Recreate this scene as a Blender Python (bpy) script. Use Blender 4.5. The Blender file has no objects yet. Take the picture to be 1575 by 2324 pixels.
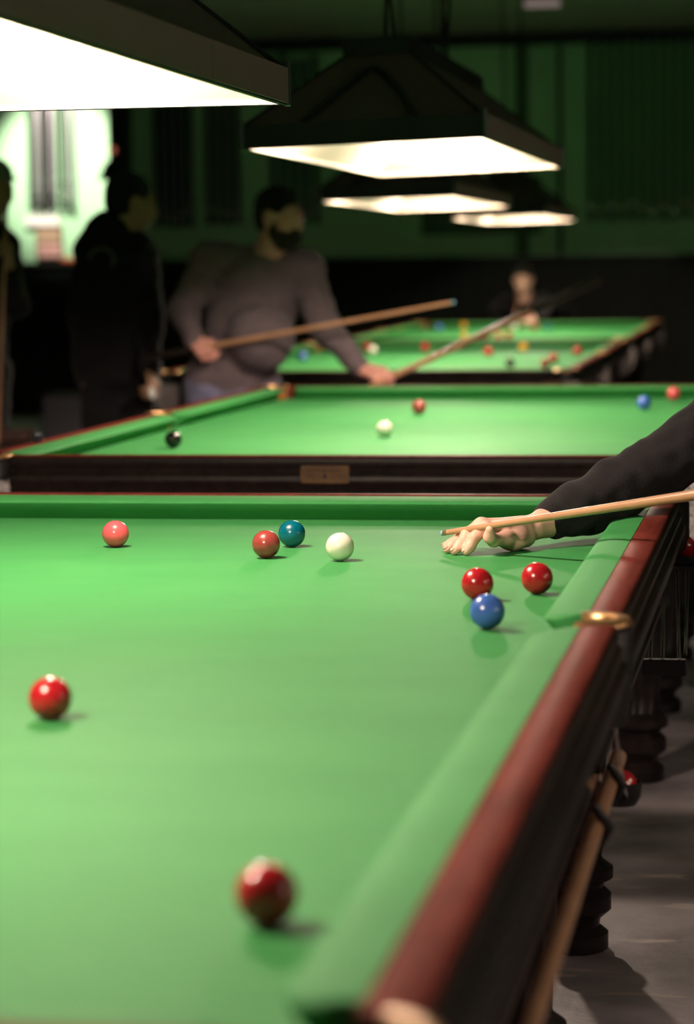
import bpy, bmesh, math, random
import numpy as np
from mathutils import Vector, Matrix
random.seed(7)
SC = bpy.context.scene
COL = SC.collection
BED = 0.85                      # height of the slate bed of the nearest table above the floor

# ------------------------------------------------------------------ camera
cam_data = bpy.data.cameras.new('camera')
cam = bpy.data.objects.new('camera', cam_data)
COL.objects.link(cam)
yaw, pitch, roll = 0.1757, 0.0976, -0.0125
cy_, sy_, cp_, sp_ = math.cos(yaw), math.sin(yaw), math.cos(pitch), math.sin(pitch)
fw = Vector((-sy_*cp_, cy_*cp_, -sp_)); rt = Vector((cy_, sy_, 0)); up = rt.cross(fw)
r2 = rt*math.cos(roll) + up*math.sin(roll); u2 = -rt*math.sin(roll) + up*math.cos(roll)
cam.matrix_world = Matrix(((r2.x, u2.x, -fw.x, 0), (r2.y, u2.y, -fw.y, 0), (r2.z, u2.z, -fw.z, BED+0.5427), (0, 0, 0, 1)))
cam_data.sensor_fit = 'VERTICAL'; cam_data.sensor_height = 36.0; cam_data.sensor_width = 24.4
cam_data.lens = 5722.4*36.0/2324.0
cam_data.clip_start = 0.05; cam_data.clip_end = 100
cam_data.dof.use_dof = True; cam_data.dof.focus_distance = 4.75; cam_data.dof.aperture_fstop = 3.1
SC.camera = cam

# ------------------------------------------------------------------ world, exposure
w = bpy.data.worlds.new('dark_hall'); SC.world = w; w.use_nodes = True
w.node_tree.nodes['Background'].inputs[0].default_value = (0.010, 0.014, 0.010, 1)
w.node_tree.nodes['Background'].inputs[1].default_value = 0.0
SC.view_settings.view_transform = 'Standard'; SC.view_settings.look = 'None'
SC.view_settings.exposure = 0.0; SC.view_settings.gamma = 1.0
SC.view_settings.use_curve_mapping = False
SC.cycles.use_denoising = True
SC.cycles.max_bounces = 8; SC.cycles.diffuse_bounces = 5; SC.cycles.glossy_bounces = 4
SC.cycles.transmission_bounces = 2; SC.cycles.caustics_reflective = False; SC.cycles.caustics_refractive = False
SC.cycles.sample_clamp_indirect = 6.0
BULB = 820.0                    # radiance of the glowing bulbs in the table lamps
SPOT_W = 380.0                  # wall lamp in the far left corner

# ------------------------------------------------------------------ materials
MATS = {}
def mat(name, col, rough=0.5, metal=0.0, coat=0.0, spec=0.5, sheen=0.0, emit=None, estr=0.0):
    m = bpy.data.materials.new(name); m.use_nodes = True
    b = m.node_tree.nodes['Principled BSDF']
    b.inputs['Base Color'].default_value = (*col, 1); b.inputs['Roughness'].default_value = rough
    b.inputs['Metallic'].default_value = metal; b.inputs['Coat Weight'].default_value = coat
    b.inputs['Coat Roughness'].default_value = 0.08
    b.inputs['Specular IOR Level'].default_value = spec
    b.inputs['Sheen Weight'].default_value = sheen
    if emit:
        b.inputs['Emission Color'].default_value = (*emit, 1); b.inputs['Emission Strength'].default_value = estr
    MATS[name] = m
    return m
def noise_mix(m, c1, c2, scale=(1, 1, 1), nscale=5.0, detail=6, lo=0.35, hi=0.65, bump=0.0, bscale=None):
    nt = m.node_tree; N = nt.nodes; L = nt.links; b = N['Principled BSDF']
    tc = N.new('ShaderNodeTexCoord'); mp = N.new('ShaderNodeMapping'); mp.inputs['Scale'].default_value = scale
    nz = N.new('ShaderNodeTexNoise'); nz.inputs['Scale'].default_value = nscale; nz.inputs['Detail'].default_value = detail
    cr = N.new('ShaderNodeValToRGB')
    cr.color_ramp.elements[0].position = lo; cr.color_ramp.elements[0].color = (*c1, 1)
    cr.color_ramp.elements[1].position = hi; cr.color_ramp.elements[1].color = (*c2, 1)
    L.new(tc.outputs['Object'], mp.inputs['Vector']); L.new(mp.outputs[0], nz.inputs['Vector'])
    L.new(nz.outputs['Fac'], cr.inputs[0]); L.new(cr.outputs[0], b.inputs['Base Color'])
    if bump:
        n2 = N.new('ShaderNodeTexNoise'); n2.inputs['Scale'].default_value = bscale or nscale*8; n2.inputs['Detail'].default_value = 4
        bp = N.new('ShaderNodeBump'); bp.inputs['Strength'].default_value = bump; bp.inputs['Distance'].default_value = 0.01
        L.new(tc.outputs['Object'], n2.inputs['Vector']); L.new(n2.outputs['Fac'], bp.inputs['Height']); L.new(bp.outputs[0], b.inputs['Normal'])
    return m
cloth = noise_mix(mat('green_baize', (0.02, 0.25, 0.05), 0.64, spec=0.08, sheen=0.0), (0.045, 0.240, 0.070), (0.056, 0.278, 0.082), (1.0, 1.7, 1), 3.5, 8, 0.25, 0.75, 0.10, 900)
mahog = noise_mix(mat('polished_mahogany', (0.11, 0.02, 0.012), 0.5, spec=0.004), (0.085, 0.016, 0.012), (0.15, 0.031, 0.024), (10, 1.2, 10), 4.0, 8, 0.3, 0.7, 0.05, 60)
darkwood = noise_mix(mat('ebonised_wood', (0.012, 0.008, 0.008), 0.42, spec=0.25), (0.008, 0.005, 0.005), (0.02, 0.012, 0.011), (8, 2, 8), 4.0, 6)
brass = noise_mix(mat('worn_brass', (0.75, 0.40, 0.18), 0.35, metal=0.85), (0.6, 0.3, 0.12), (0.85, 0.5, 0.25), (1, 1, 1), 40)
chrome = mat('polished_steel', (0.7, 0.68, 0.7), 0.15, metal=1.0)
leather = mat('black_leather', (0.012, 0.010, 0.010), 0.5)
netm = noise_mix(mat('white_net_cord', (0.75, 0.66, 0.66), 0.9), (0.6, 0.52, 0.52), (0.85, 0.78, 0.78), (1, 1, 1), 60)
shade = noise_mix(mat('lamp_shade_canvas', (0.12, 0.1, 0.09), 0.8), (0.32, 0.16, 0.20), (0.40, 0.21, 0.26), (60, 60, 60), 12, 4)
shadep = noise_mix(mat('lamp_shade_panel', (0.1, 0.065, 0.06), 0.8), (0.085, 0.052, 0.05), (0.125, 0.08, 0.075), (60, 60, 60), 12, 4)
shadeb = mat('lamp_shade_black_trim', (0.010, 0.009, 0.009), 0.6)
shadein = mat('lamp_shade_lining', (0.60, 0.50, 0.40), 0.75)
bulbm = mat('glowing_bulb', (1, 1, 1), 0.5, emit=(1.0, 0.83, 0.67), estr=BULB)
socket = mat('bulb_socket', (0.05, 0.05, 0.05), 0.5)
cable = mat('black_cable', (0.01, 0.01, 0.01), 0.6)
ash = noise_mix(mat('ash_cue_shaft', (0.62, 0.36, 0.18), 0.32, coat=0.2), (0.44, 0.215, 0.115), (0.54, 0.285, 0.165), (5, 5, 5), 3, 6, 0.3, 0.7)
buttm = mat('dark_cue_butt', (0.02, 0.012, 0.010), 0.25, coat=0.4)
ferrule = mat('brass_ferrule', (0.35, 0.24, 0.13), 0.3, metal=0.7)
chalk = mat('blue_chalked_tip', (0.22, 0.50, 0.68), 0.9)
plate = noise_mix(mat('brass_nameplate', (0.12, 0.05, 0.012), 0.5, metal=0.1), (0.10, 0.042, 0.010), (0.15, 0.07, 0.018), (1, 1, 1), 30)
platex = mat('nameplate_engraving', (0.02, 0.011, 0.005), 0.6)
wallm = noise_mix(mat('green_painted_wall', (0.6, 0.75, 0.52), 0.7), (0.42, 0.76, 0.46), (0.50, 0.84, 0.53), (1, 1, 0.3), 1.5, 5, 0.3, 0.7, 0.05, 20)
wainm = noise_mix(mat('dark_green_wainscot', (0.006, 0.01, 0.006), 0.6, spec=0.2), (0.004, 0.008, 0.004), (0.008, 0.013, 0.008), (6, 1, 0.6), 3)
ceilm = noise_mix(mat('ceiling_boards_paint', (0.3, 0.3, 0.24), 0.6), (0.22, 0.22, 0.18), (0.42, 0.40, 0.33), (0.4, 6, 1), 3)
trimm = mat('black_painted_trim', (0.01, 0.012, 0.01), 0.6)
darkwall = mat('side_wall_paint', (0.35, 0.48, 0.32), 0.8)
def floor_mat():
    m = noise_mix(mat('worn_concrete_floor', (0.2, 0.17, 0.18), 0.5), (0.20, 0.165, 0.18), (0.48, 0.40, 0.43), (1, 1, 1), 3.5, 12, 0.36, 0.64, 0.5, 14)
    nt = m.node_tree; N = nt.nodes; L = nt.links; b = N['Principled BSDF']
    tc = N.new('ShaderNodeTexCoord'); mp = N.new('ShaderNodeMapping'); mp.inputs['Scale'].default_value = (1.2, 5, 1)
    nz = N.new('ShaderNodeTexNoise'); nz.inputs['Scale'].default_value = 2.6; nz.inputs['Detail'].default_value = 9
    cr = N.new('ShaderNodeValToRGB'); cr.color_ramp.elements[0].position = 0.60; cr.color_ramp.elements[1].position = 0.635
    mx = N.new('ShaderNodeMix'); mx.data_type = 'RGBA'
    old = b.inputs['Base Color'].links[0].from_socket
    L.new(tc.outputs['Object'], mp.inputs[0]); L.new(mp.outputs[0], nz.inputs[0]); L.new(nz.outputs['Fac'], cr.inputs[0])
    L.new(cr.outputs[0], mx.inputs['Factor']); L.new(old, mx.inputs['A']); mx.inputs['B'].default_value = (0.55, 0.45, 0.42, 1)
    L.new(mx.outputs['Result'], b.inputs['Base Color'])
    return m
floorm = floor_mat()
def skin(name, c, c2):
    m = noise_mix(mat(name, c, 0.5), c, c2, (1, 1, 1), 30, 5, 0.3, 0.75, 0.05, 220)
    m.node_tree.nodes['Principled BSDF'].inputs['Subsurface Weight'].default_value = 0.0
    return m
skin_pale = skin('pale_skin', (0.80, 0.43, 0.33), (0.90, 0.53, 0.42))
skin_pink = skin('pink_skin', (0.60, 0.26, 0.21), (0.70, 0.33, 0.27))
skin_dark = skin('tan_skin', (0.36, 0.19, 0.11), (0.42, 0.23, 0.14))
def fabric(name, c, c2, ns=300, b=0.3):
    return noise_mix(mat(name, c, 0.9, spec=0.2, sheen=0.1), c, c2, (1, 1, 1), 25, 5, 0.3, 0.7, b, ns)
knit_black = fabric('black_rib_knit', (0.008, 0.0062, 0.0085), (0.013, 0.0105, 0.0135))
fab_grey = fabric('grey_sweater', (0.115, 0.083, 0.094), (0.15, 0.112, 0.126))
fab_black = fabric('black_cotton', (0.003, 0.003, 0.0035), (0.005, 0.005, 0.0055))
denim = fabric('blue_denim', (0.13, 0.13, 0.22), (0.20, 0.19, 0.29))
hairm = fabric('dark_hair', (0.008, 0.006, 0.005), (0.018, 0.013, 0.010), 400, 0.6)
eyem = mat('eye_white', (0.5, 0.48, 0.45), 0.2)
irism = mat('dark_iris', (0.01, 0.008, 0.006), 0.2)
nailm = mat('finger_nail', (0.72, 0.46, 0.38), 0.3)
greyfab = mat('grey_speaker_cloth', (0.14, 0.13, 0.16), 0.9)
whitepaint = mat('white_paint', (0.85, 0.86, 0.82), 0.6)
BALLC = {'red': (0.50, 0.012, 0.022), 'pink': (0.78, 0.10, 0.12), 'brown': (0.32, 0.05, 0.045), 'green': (0.0, 0.10, 0.15), 'white': (0.88, 0.83, 0.70),
         'blue': (0.06, 0.15, 0.55), 'black': (0.006, 0.007, 0.006), 'yellow': (0.85, 0.42, 0.03)}
for k, c in BALLC.items():
    mat('ball_'+k, c, 0.20, coat=0.0, spec=0.8)

# ------------------------------------------------------------------ object helpers
def link(o, parent=None):
    COL.objects.link(o)
    if parent is not None: o.parent = parent
    return o
def tag(o, label=None, cat=None, group=None, kind=None):
    if label: o['label'] = label
    if cat: o['category'] = cat
    if group: o['group'] = group
    if kind: o['kind'] = kind
    return o
def thing(name, label, cat, loc=(0, 0, 0), rot=(0, 0, 0), group=None):
    o = bpy.data.objects.new(name, None); o.location = loc; o.rotation_euler = rot; o.empty_display_size = 0.1
    link(o); return tag(o, label, cat, group)
def obj(name, bm, material, parent=None, smooth=None, loc=None, rot=None):
    me = bpy.data.meshes.new(name)
    bmesh.ops.recalc_face_normals(bm, faces=bm.faces[:])
    bm.to_mesh(me); bm.free()
    for m in (material if isinstance(material, (list, tuple)) else [material]): me.materials.append(m)
    if smooth is not None:
        me.shade_smooth()
        if smooth < 180: me.set_sharp_from_angle(angle=math.radians(smooth))
    o = bpy.data.objects.new(name, me)
    if loc is not None: o.location = loc
    if rot is not None: o.rotation_euler = rot
    return link(o, parent)
def NB(): return bmesh.new()
def box(bm, x0, x1, y0, y1, z0, z1, bev=0.0, mi=0):
    vs = [bm.verts.new((x, y, z)) for x in (x0, x1) for y in (y0, y1) for z in (z0, z1)]
    q = [(0, 1, 3, 2), (4, 6, 7, 5), (0, 4, 5, 1), (2, 3, 7, 6), (0, 2, 6, 4), (1, 5, 7, 3)]
    fs = [bm.faces.new([vs[i] for i in f]) for f in q]
    for f in fs: f.material_index = mi
    if bev:
        es = list({e for f in fs for e in f.edges})
        bmesh.ops.bevel(bm, geom=es, offset=bev, segments=2, profile=0.5, affect='EDGES')
def frame_of(d):
    d = Vector(d).normalized(); a = Vector((0, 0, 1)) if abs(d.z) < 0.9 else Vector((1, 0, 0))
    s = d.cross(a).normalized(); return s, s.cross(d).normalized()
def tube(bm, pts, rad, seg=12, cap=True, mi=0):
    pts = [Vector(p) for p in pts]; rads = rad if isinstance(rad, (list, tuple)) else [rad]*len(pts)
    rings = []; s0 = None
    for i, p in enumerate(pts):
        d = (pts[min(i+1, len(pts)-1)] - pts[max(i-1, 0)]).normalized()
        if s0 is None: s, t = frame_of(d)
        else:
            s = (s0 - d*s0.dot(d)).normalized(); t = s.cross(d)
        s0 = s
        rings.append([bm.verts.new(p + (s*math.cos(a) + t*math.sin(a))*rads[i]) for a in [2*math.pi*k/seg for k in range(seg)]])
    for a, b in zip(rings, rings[1:]):
        for k in range(seg):
            bm.faces.new((a[k], a[(k+1) % seg], b[(k+1) % seg], b[k])).material_index = mi
    if cap:
        bm.faces.new(rings[0][::-1]).material_index = mi; bm.faces.new(rings[-1]).material_index = mi
def lathe(bm, prof, cx=0, cy=0, seg=24, flute=None, mi=0):
    rings = []
    for r, z in prof:
        ring = []
        for k in range(seg):
            a = 2*math.pi*k/seg; rr = r
            if flute and flute[0] <= z <= flute[1]: rr = r*(1 - 0.10*(0.5+0.5*math.cos(a*flute[2])))
            ring.append(bm.verts.new((cx+rr*math.cos(a), cy+rr*math.sin(a), z)))
        rings.append(ring)
    for a, b in zip(rings, rings[1:]):
        for k in range(seg): bm.faces.new((a[k], a[(k+1) % seg], b[(k+1) % seg], b[k])).material_index = mi
    bm.faces.new(rings[0][::-1]).material_index = mi; bm.faces.new(rings[-1]).material_index = mi
def sphere(bm, c, r, u=32, v=16):
    bmesh.ops.create_uvsphere(bm, u_segments=u, v_segments=v, radius=1.0, matrix=Matrix.Translation(c) @ Matrix.Diagonal((*(r if isinstance(r, (tuple, list)) else (r, r, r)), 1)))
def prism(bm, pts, z0, z1, mi=0):
    a = [bm.verts.new((x, y, z0)) for x, y in pts]; b = [bm.verts.new((x, y, z1)) for x, y in pts]; n = len(pts)
    bm.faces.new(a[::-1]).material_index = mi; bm.faces.new(b).material_index = mi
    for i in range(n): bm.faces.new((a[i], a[(i+1) % n], b[(i+1) % n], b[i])).material_index = mi

# ------------------------------------------------------------------ signed-distance modelling for bodies, hands and clothes
def cap(p0, r0, p1, r1=None): return ('c', np.array(p0, float), r0, np.array(p1, float), r0 if r1 is None else r1)
def ell(c, r, R=None): return ('e', np.array(c, float), np.array(r, float), np.eye(3) if R is None else np.array(R, float))
def cut(c, r, R=None): return ('s',) + ell(c, r, R)[1:]
def chain(pts, rads): return [cap(pts[i], rads[i], pts[i+1], rads[i+1]) for i in range(len(pts)-1)]
def sdf_mesh(prims, h, k=0.02, wr=0.0, wf=30.0, seed=0):
    lo = np.min([np.minimum(p[1]-p[2], p[3]-p[4]) if p[0] == 'c' else p[1]-max(p[2]) for p in prims if p[0] != 's'], axis=0) - 3*h - k
    hi = np.max([np.maximum(p[1]+p[2], p[3]+p[4]) if p[0] == 'c' else p[1]+max(p[2]) for p in prims if p[0] != 's'], axis=0) + 3*h + k
    n = np.ceil((hi-lo)/h).astype(int) + 1
    ax = [lo[i] + h*np.arange(n[i]) for i in range(3)]
    V = np.full(n, 1.0)
    for p in prims:
        if p[0] == 'c': a = np.minimum(p[1]-p[2], p[3]-p[4]); b = np.maximum(p[1]+p[2], p[3]+p[4])
        else: a = p[1]-max(p[2]); b = p[1]+max(p[2])
        m = k + 2*h + (0.03 if p[0] != 's' else 0.01)
        i0 = np.maximum(0, ((a-m-lo)/h).astype(int)); i1 = np.minimum(n, ((b+m-lo)/h).astype(int)+2)
        if (i1 <= i0).any(): continue
        sl = tuple(slice(x, y) for x, y in zip(i0, i1))
        X = ax[0][sl[0]][:, None, None]; Y = ax[1][sl[1]][None, :, None]; Z = ax[2][sl[2]][None, None, :]
        if p[0] == 'c':
            d = p[3]-p[1]; L2 = max(d@d, 1e-12)
            t = np.clip(((X-p[1][0])*d[0] + (Y-p[1][1])*d[1] + (Z-p[1][2])*d[2])/L2, 0, 1)
            D = np.sqrt((X-p[1][0]-t*d[0])**2 + (Y-p[1][1]-t*d[1])**2 + (Z-p[1][2]-t*d[2])**2) - (p[2] + t*(p[4]-p[2]))
        else:
            R = p[3]; q = [R[j][0]*(X-p[1][0]) + R[j][1]*(Y-p[1][1]) + R[j][2]*(Z-p[1][2]) for j in range(3)]
            k0 = np.sqrt(sum((q[j]/p[2][j])**2 for j in range(3))); k1 = np.sqrt(sum((q[j]/p[2][j]**2)**2 for j in range(3)))
            D = k0*(k0-1.0)/np.maximum(k1, 1e-9)
        O = V[sl]
        if p[0] == 's':
            V[sl] = np.maximum(O, -D)
        else:
            H = np.clip(0.5 + 0.5*(O-D)/k, 0, 1); V[sl] = O*(1-H) + D*H - k*H*(1-H)
    if wr:
        X = ax[0][:, None, None]; Y = ax[1][None, :, None]; Z = ax[2][None, None, :]
        V = V + wr*(np.sin(wf*(X+0.6*Y)+1.3*np.sin(wf*0.7*Z+seed))*np.sin(wf*0.9*Z+1.7*np.sin(wf*0.5*X+seed)) + 0.5*np.sin(wf*1.9*(Z-0.5*X)+2*np.sin(wf*.4*Y)))
    V[0], V[-1], V[:, 0], V[:, -1], V[:, :, 0], V[:, :, -1] = 1, 1, 1, 1, 1, 1
    S = V < 0
    c = [S[i:n[0]-1+i, j:n[1]-1+j, l:n[2]-1+l] for i in (0, 1) for j in (0, 1) for l in (0, 1)]
    cnt = sum(x.astype(np.int8) for x in c); act = (cnt > 0) & (cnt < 8)
    I = np.argwhere(act); idx = np.full(act.shape, -1); idx[act] = np.arange(len(I))
    P = np.zeros((len(I), 3)); W = np.zeros(len(I))
    offs = [(i, j, l) for i in (0, 1) for j in (0, 1) for l in (0, 1)]
    for a in range(8):
        for b in range(a+1, 8):
            oa, ob = np.array(offs[a]), np.array(offs[b])
            if np.abs(oa-ob).sum() != 1: continue
            va = V[tuple((I+oa).T)]; vb = V[tuple((I+ob).T)]; cr = (va < 0) != (vb < 0)
            t = np.where(cr, va/np.where(cr, va-vb, 1), 0)
            P += cr[:, None]*(oa + t[:, None]*(ob-oa)); W += cr
    P = lo + h*(I + P/W[:, None])
    F = []
    for d in range(3):
        e1, e2 = [(1, 2), (2, 0), (0, 1)][d]
        sA = [slice(0, n[i]) for i in range(3)]; sB = list(sA)
        sA[d] = slice(0, n[d]-1); sB[d] = slice(1, n[d])
        E = S[tuple(sA)] != S[tuple(sB)]; J = np.argwhere(E)
        J = J[(J[:, e1] > 0) & (J[:, e2] > 0)]
        q = []
        for (u, v) in ((0, 0), (1, 0), (1, 1), (0, 1)):
            K = J.copy(); K[:, e1] -= 1-u; K[:, e2] -= 1-v; q.append(idx[tuple(K.T)])
        Q = np.stack(q, 1); fl = ~S[tuple(J.T)]; Q[fl] = Q[fl][:, ::-1]
        F.append(Q)
    F = np.concatenate(F); F = F[(F >= 0).all(1)]
    return P, F
def mesh_obj(name, parts, material, parent=None):
    vs, fs, o = [], [], 0
    for P, F in parts:
        vs.append(P); fs.append(F+o); o += len(P)
    me = bpy.data.meshes.new(name); me.from_pydata(np.concatenate(vs).tolist(), [], np.concatenate(fs).tolist()); me.materials.append(material)
    me.shade_smooth()
    return link(bpy.data.objects.new(name, me), parent)

# ================================================================== THE ROOM
X0, X1, Y0, Y1, ZC = -9.6, 4.6, -2.6, 23.3, 3.47
bm = NB(); box(bm, X0, X1, Y0, Y1, -0.1, 0); tag(obj('floor', bm, floorm), kind='structure')
bm = NB(); box(bm, X0, X1, Y1, Y1+0.15, 1.44, ZC+0.5); tag(obj('wall_back', bm, wallm), kind='structure')
bm = NB(); box(bm, X0, X1, Y1-0.03, Y1+0.15, 0, 1.44)
x = X0
while x < X1:                                   # vertical board joints of the wainscot
    box(bm, x, x+0.02, Y1-0.042, Y1-0.03, 0.12, 1.38); x += 0.6
tag(obj('trim_1', bm, wainm), kind='structure')
bm = NB(); box(bm, X0, X1, Y1-0.07, Y1-0.03, 1.415, 1.455, 0.006); tag(obj('trim_2', bm, trimm), kind='structure')
bm = NB(); box(bm, X0, X1, Y1-0.14, Y1, 3.37, ZC, 0.01); tag(obj('trim_3', bm, trimm), kind='structure')
bm = NB(); box(bm, X0-0.15, X0, Y0, Y1, 0, ZC+0.5); tag(obj('wall_left', bm, darkwall), kind='structure')
bm = NB(); box(bm, X1, X1+0.15, Y0, Y1, 0, ZC+0.5); tag(obj('wall_right', bm, darkwall), kind='structure')
bm = NB(); box(bm, X0, X1, Y0-0.15, Y0, 0, ZC+0.5); tag(obj('wall_front', bm, darkwall), kind='structure')
bm = NB(); y = Y0
while y < Y1:                                   # tongue-and-groove boards, one mesh
    box(bm, X0, X1, y, y+0.285, ZC+0.012*((int(y*10) % 3)), ZC+0.12); y += 0.30
box(bm, X0, X1, Y0, Y1, ZC+0.10, ZC+0.2)
tag(obj('ceiling', bm, ceilm), kind='structure')

# ================================================================== SNOOKER TABLES
L_T = 3.80; WOOD = 0.051; CUSH = 0.065
def cushion(parent, L, M, ea, eb):
    """one cushion along +y from 0..L at x=0 (wood side), nose pointing to -x; M maps it on to its rail"""
    prof = [(0, 0.0), (0, 0.0485), (0.03, 0.0478), (0.055, 0.0435), (0.063, 0.0405), (0.065, 0.0375), (0.063, 0.034), (0.05, 0.02), (0.028, 0.0)]
    ys = sorted(set([0, L] + [ea*t for t in (0.04, 0.12, 0.25, 0.45, 0.7, 1)] + [L-eb*t for t in (0.04, 0.12, 0.25, 0.45, 0.7, 1)]))
    bm = NB(); rings = []
    for y in ys:
        f = 1.0
        for d, e in ((y, ea), (L-y, eb)):
            if d < e: f = min(f, 0.35 + 0.65*math.sqrt(max(0, 1-(1-d/e)**2)))
        rings.append([bm.verts.new(M @ Vector((-u*f, y, z))) for u, z in prof])
    n = len(prof)
    for a, b in zip(rings, rings[1:]):
        for i in range(n): bm.faces.new((a[i], a[(i+1) % n], b[(i+1) % n], b[i]))
    bm.faces.new(rings[0][::-1]); bm.faces.new(rings[-1])
    return obj('cushion', bm, cloth, parent, 40)
def arc_plate(bm, cx, cy, ri, ro, a0, a1, z0, z1, seg=20):
    P = [math.radians(a0+(a1-a0)*i/seg) for i in range(seg+1)]
    q = []
    for a in P:
        c, s = math.cos(a), math.sin(a)
        q.append([bm.verts.new((cx+r*c, cy+r*s, z)) for r, z in ((ri, z0), (ri, z1-0.006), (ri+0.004, z1), (ro-0.006, z1), (ro, z1-0.006), (ro, z0))])
    for a, b in zip(q, q[1:]):
        for i in range(6): bm.faces.new((a[i], a[(i+1) % 6], b[(i+1) % 6], b[i]))
    bm.faces.new(q[0]); bm.faces.new(q[-1][::-1])
def net_bag(parent, cx, cy, r0=0.052, z0=0.0, depth=0.14):
    """a knotted pocket net: crossed cords on a tapering bag"""
    bm = NB(); n, m = 16, 10
    def pt(i, j):
        t = j/m; r = r0*(1+0.15*math.sin(t*2.6))*(1-0.35*t**3); a = 2*math.pi*i/n
        return (cx+r*math.cos(a), cy+r*math.sin(a), z0-depth*t)
    for i in range(n):
        for s in (1, -1):
            tube(bm, [pt(i+s*0.5*j, j) for j in range(m+1)], 0.0042, 5)
    lathe(bm, [(0.002, z0-depth-0.012), (r0*0.62, z0-depth-0.006), (r0*0.66, z0-depth+0.004)], cx, cy, 16)
    arc_plate(bm, cx, cy, r0-0.003, r0+0.006, 0, 360, z0-0.006, z0+0.006, 24)
    return obj('pocket_net', bm, netm, parent, 60)
def make_table(name_label, xr, yn, W, z, tilt, nets=True, apron_h=0.185, L=3.80):
    """origin: floor point under the near right outer corner; local x runs left (negative), y away, bed at local z"""
    root = thing('snooker_table', name_label, 'snooker table', (xr, yn, 0), (tilt, 0, 0), 'full-size snooker tables in the hall')
    bz = BED+z
    T = Matrix.Translation((0, 0, bz))
    # bed cloth with bites at the six pockets
    xi0, xi1, yi0, yi1, ym = -W+WOOD, -WOOD, WOOD, L-WOOD, L-1.90
    def bite(cx, cy, r, a0, a1, n=10): return [(cx+r*math.cos(math.radians(a0+(a1-a0)*i/n)), cy+r*math.sin(math.radians(a0+(a1-a0)*i/n))) for i in range(n+1)]
    out = bite(xi1, yi0, 0.07, 180, 90) + bite(xi1+0.018, ym, 0.062, 253, 107) + bite(xi1, yi1, 0.07, 270, 180) + \
        bite(xi0, yi1, 0.07, 0, -90) + bite(xi0-0.018, ym, 0.062, 73, -73) + bite(xi0, yi0, 0.07, 90, 0)
    bm = NB(); prism(bm, out, bz-0.006, bz); obj('bed_cloth', bm, cloth, root)
    bm = NB(); prism(bm, [(x*1.0, y) for x, y in out], bz-0.05, bz-0.0065); obj('slate', bm, mat('slate_grey', (0.03, 0.03, 0.032), 0.7) if 'slate_grey' not in MATS else MATS['slate_grey'], root)
    # cushions
    cc, mc = 0.088, 0.060
    Rz = lambda a: Matrix.Rotation(math.radians(a), 4, 'Z')
    lm = ym-mc-cc-WOOD; lf = L-ym-mc-cc-WOOD; ls = W-2*WOOD-2*cc
    cushion(root, lm, T @ Matrix.Translation((xi1, yi0+cc, 0)), 0.05, 0.045)
    cushion(root, lf, T @ Matrix.Translation((xi1, ym+mc, 0)), 0.045, 0.05)
    cushion(root, lf, T @ Matrix.Translation((xi0, yi1-cc, 0)) @ Rz(180), 0.05, 0.045)
    cushion(root, lm, T @ Matrix.Translation((xi0, ym-mc, 0)) @ Rz(180), 0.045, 0.05)
    cushion(root, ls, T @ Matrix.Translation((xi1-cc, yi1, 0)) @ Rz(90), 0.05, 0.05)
    cushion(root, ls, T @ Matrix.Translation((xi0+cc, yi0, 0)) @ Rz(-90), 0.05, 0.05)
    # wooden rails: moulded profile u outward from the cushion, z from the bed
    prof = [(0.0, -0.05), (0.0, 0.047), (0.003, 0.0505), (0.042, 0.0505), (0.049, 0.047), (0.052, 0.038), (0.050, 0.026), (0.058, 0.018), (0.056, 0.004), (0.064, -0.004), (0.064, -0.022), (0.056, -0.03), (0.056, -0.05)]
    def rail(L_, M):
        bm = NB(); A = [bm.verts.new(M @ Vector((u, 0, q))) for u, q in prof]; B = [bm.verts.new(M @ Vector((u, L_, q))) for u, q in prof]; n = len(prof)
        for i in range(n): bm.faces.new((A[i], A[(i+1) % n], B[(i+1) % n], B[i])).material_index = 0 if i in (0, 1, 2, 3) else 1
        bm.faces.new(A[::-1]).material_index = 1; bm.faces.new(B).material_index = 1
        obj('wooden_rail', bm, [mahog, darkwood], root, 50)
    rc = 0.055
    for x_, rot, ys in ((xi1, 0, ((yi0+rc, ym-0.058), (ym+0.058, yi1-rc))),):
        for a, b in ys: rail(b-a, T @ Matrix.Translation((x_, a, 0)))
    for a, b in ((yi0+rc, ym-0.058), (ym+0.058, yi1-rc)): rail(b-a, T @ Matrix.Translation((xi0, b, 0)) @ Rz(180))
    rail(W-2*WOOD-2*rc, T @ Matrix.Translation((xi1-rc, yi1, 0)) @ Rz(90))
    rail(W-2*WOOD-2*rc, T @ Matrix.Translation((xi0+rc, yi0, 0)) @ Rz(-90))
    # apron panels below the rails
    def apron(L_, M):
        bm = NB(); pr = [(-0.03, -0.05), (0.030, -0.05), (0.030, -0.062), (0.014, -0.072), (0.010, -apron_h+0.02), (0.016, -apron_h+0.012), (0.016, -apron_h), (-0.03, -apron_h)]
        A = [bm.verts.new(M @ Vector((u, 0, q))) for u, q in pr]; B = [bm.verts.new(M @ Vector((u, L_, q))) for u, q in pr]; n = len(pr)
        for i in range(n): bm.faces.new((A[i], A[(i+1) % n], B[(i+1) % n], B[i]))
        bm.faces.new(A[::-1]); bm.faces.new(B); obj('apron_panel', bm, darkwood, root, 30)
    e = 0.10
    for a, b in ((yi0+e, ym-0.08), (ym+0.08, yi1-e)):
        apron(b-a, T @ Matrix.Translation((xi1, a, 0))); apron(b-a, T @ Matrix.Translation((xi0, b, 0)) @ Rz(180))
    apron(W-2*WOOD-2*e+0.08, T @ Matrix.Translation((xi1-e+0.04, yi1, 0)) @ Rz(90))
    apron(W-2*WOOD-2*e+0.08, T @ Matrix.Translation((xi0+e-0.04, yi0, 0)) @ Rz(-90))
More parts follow.
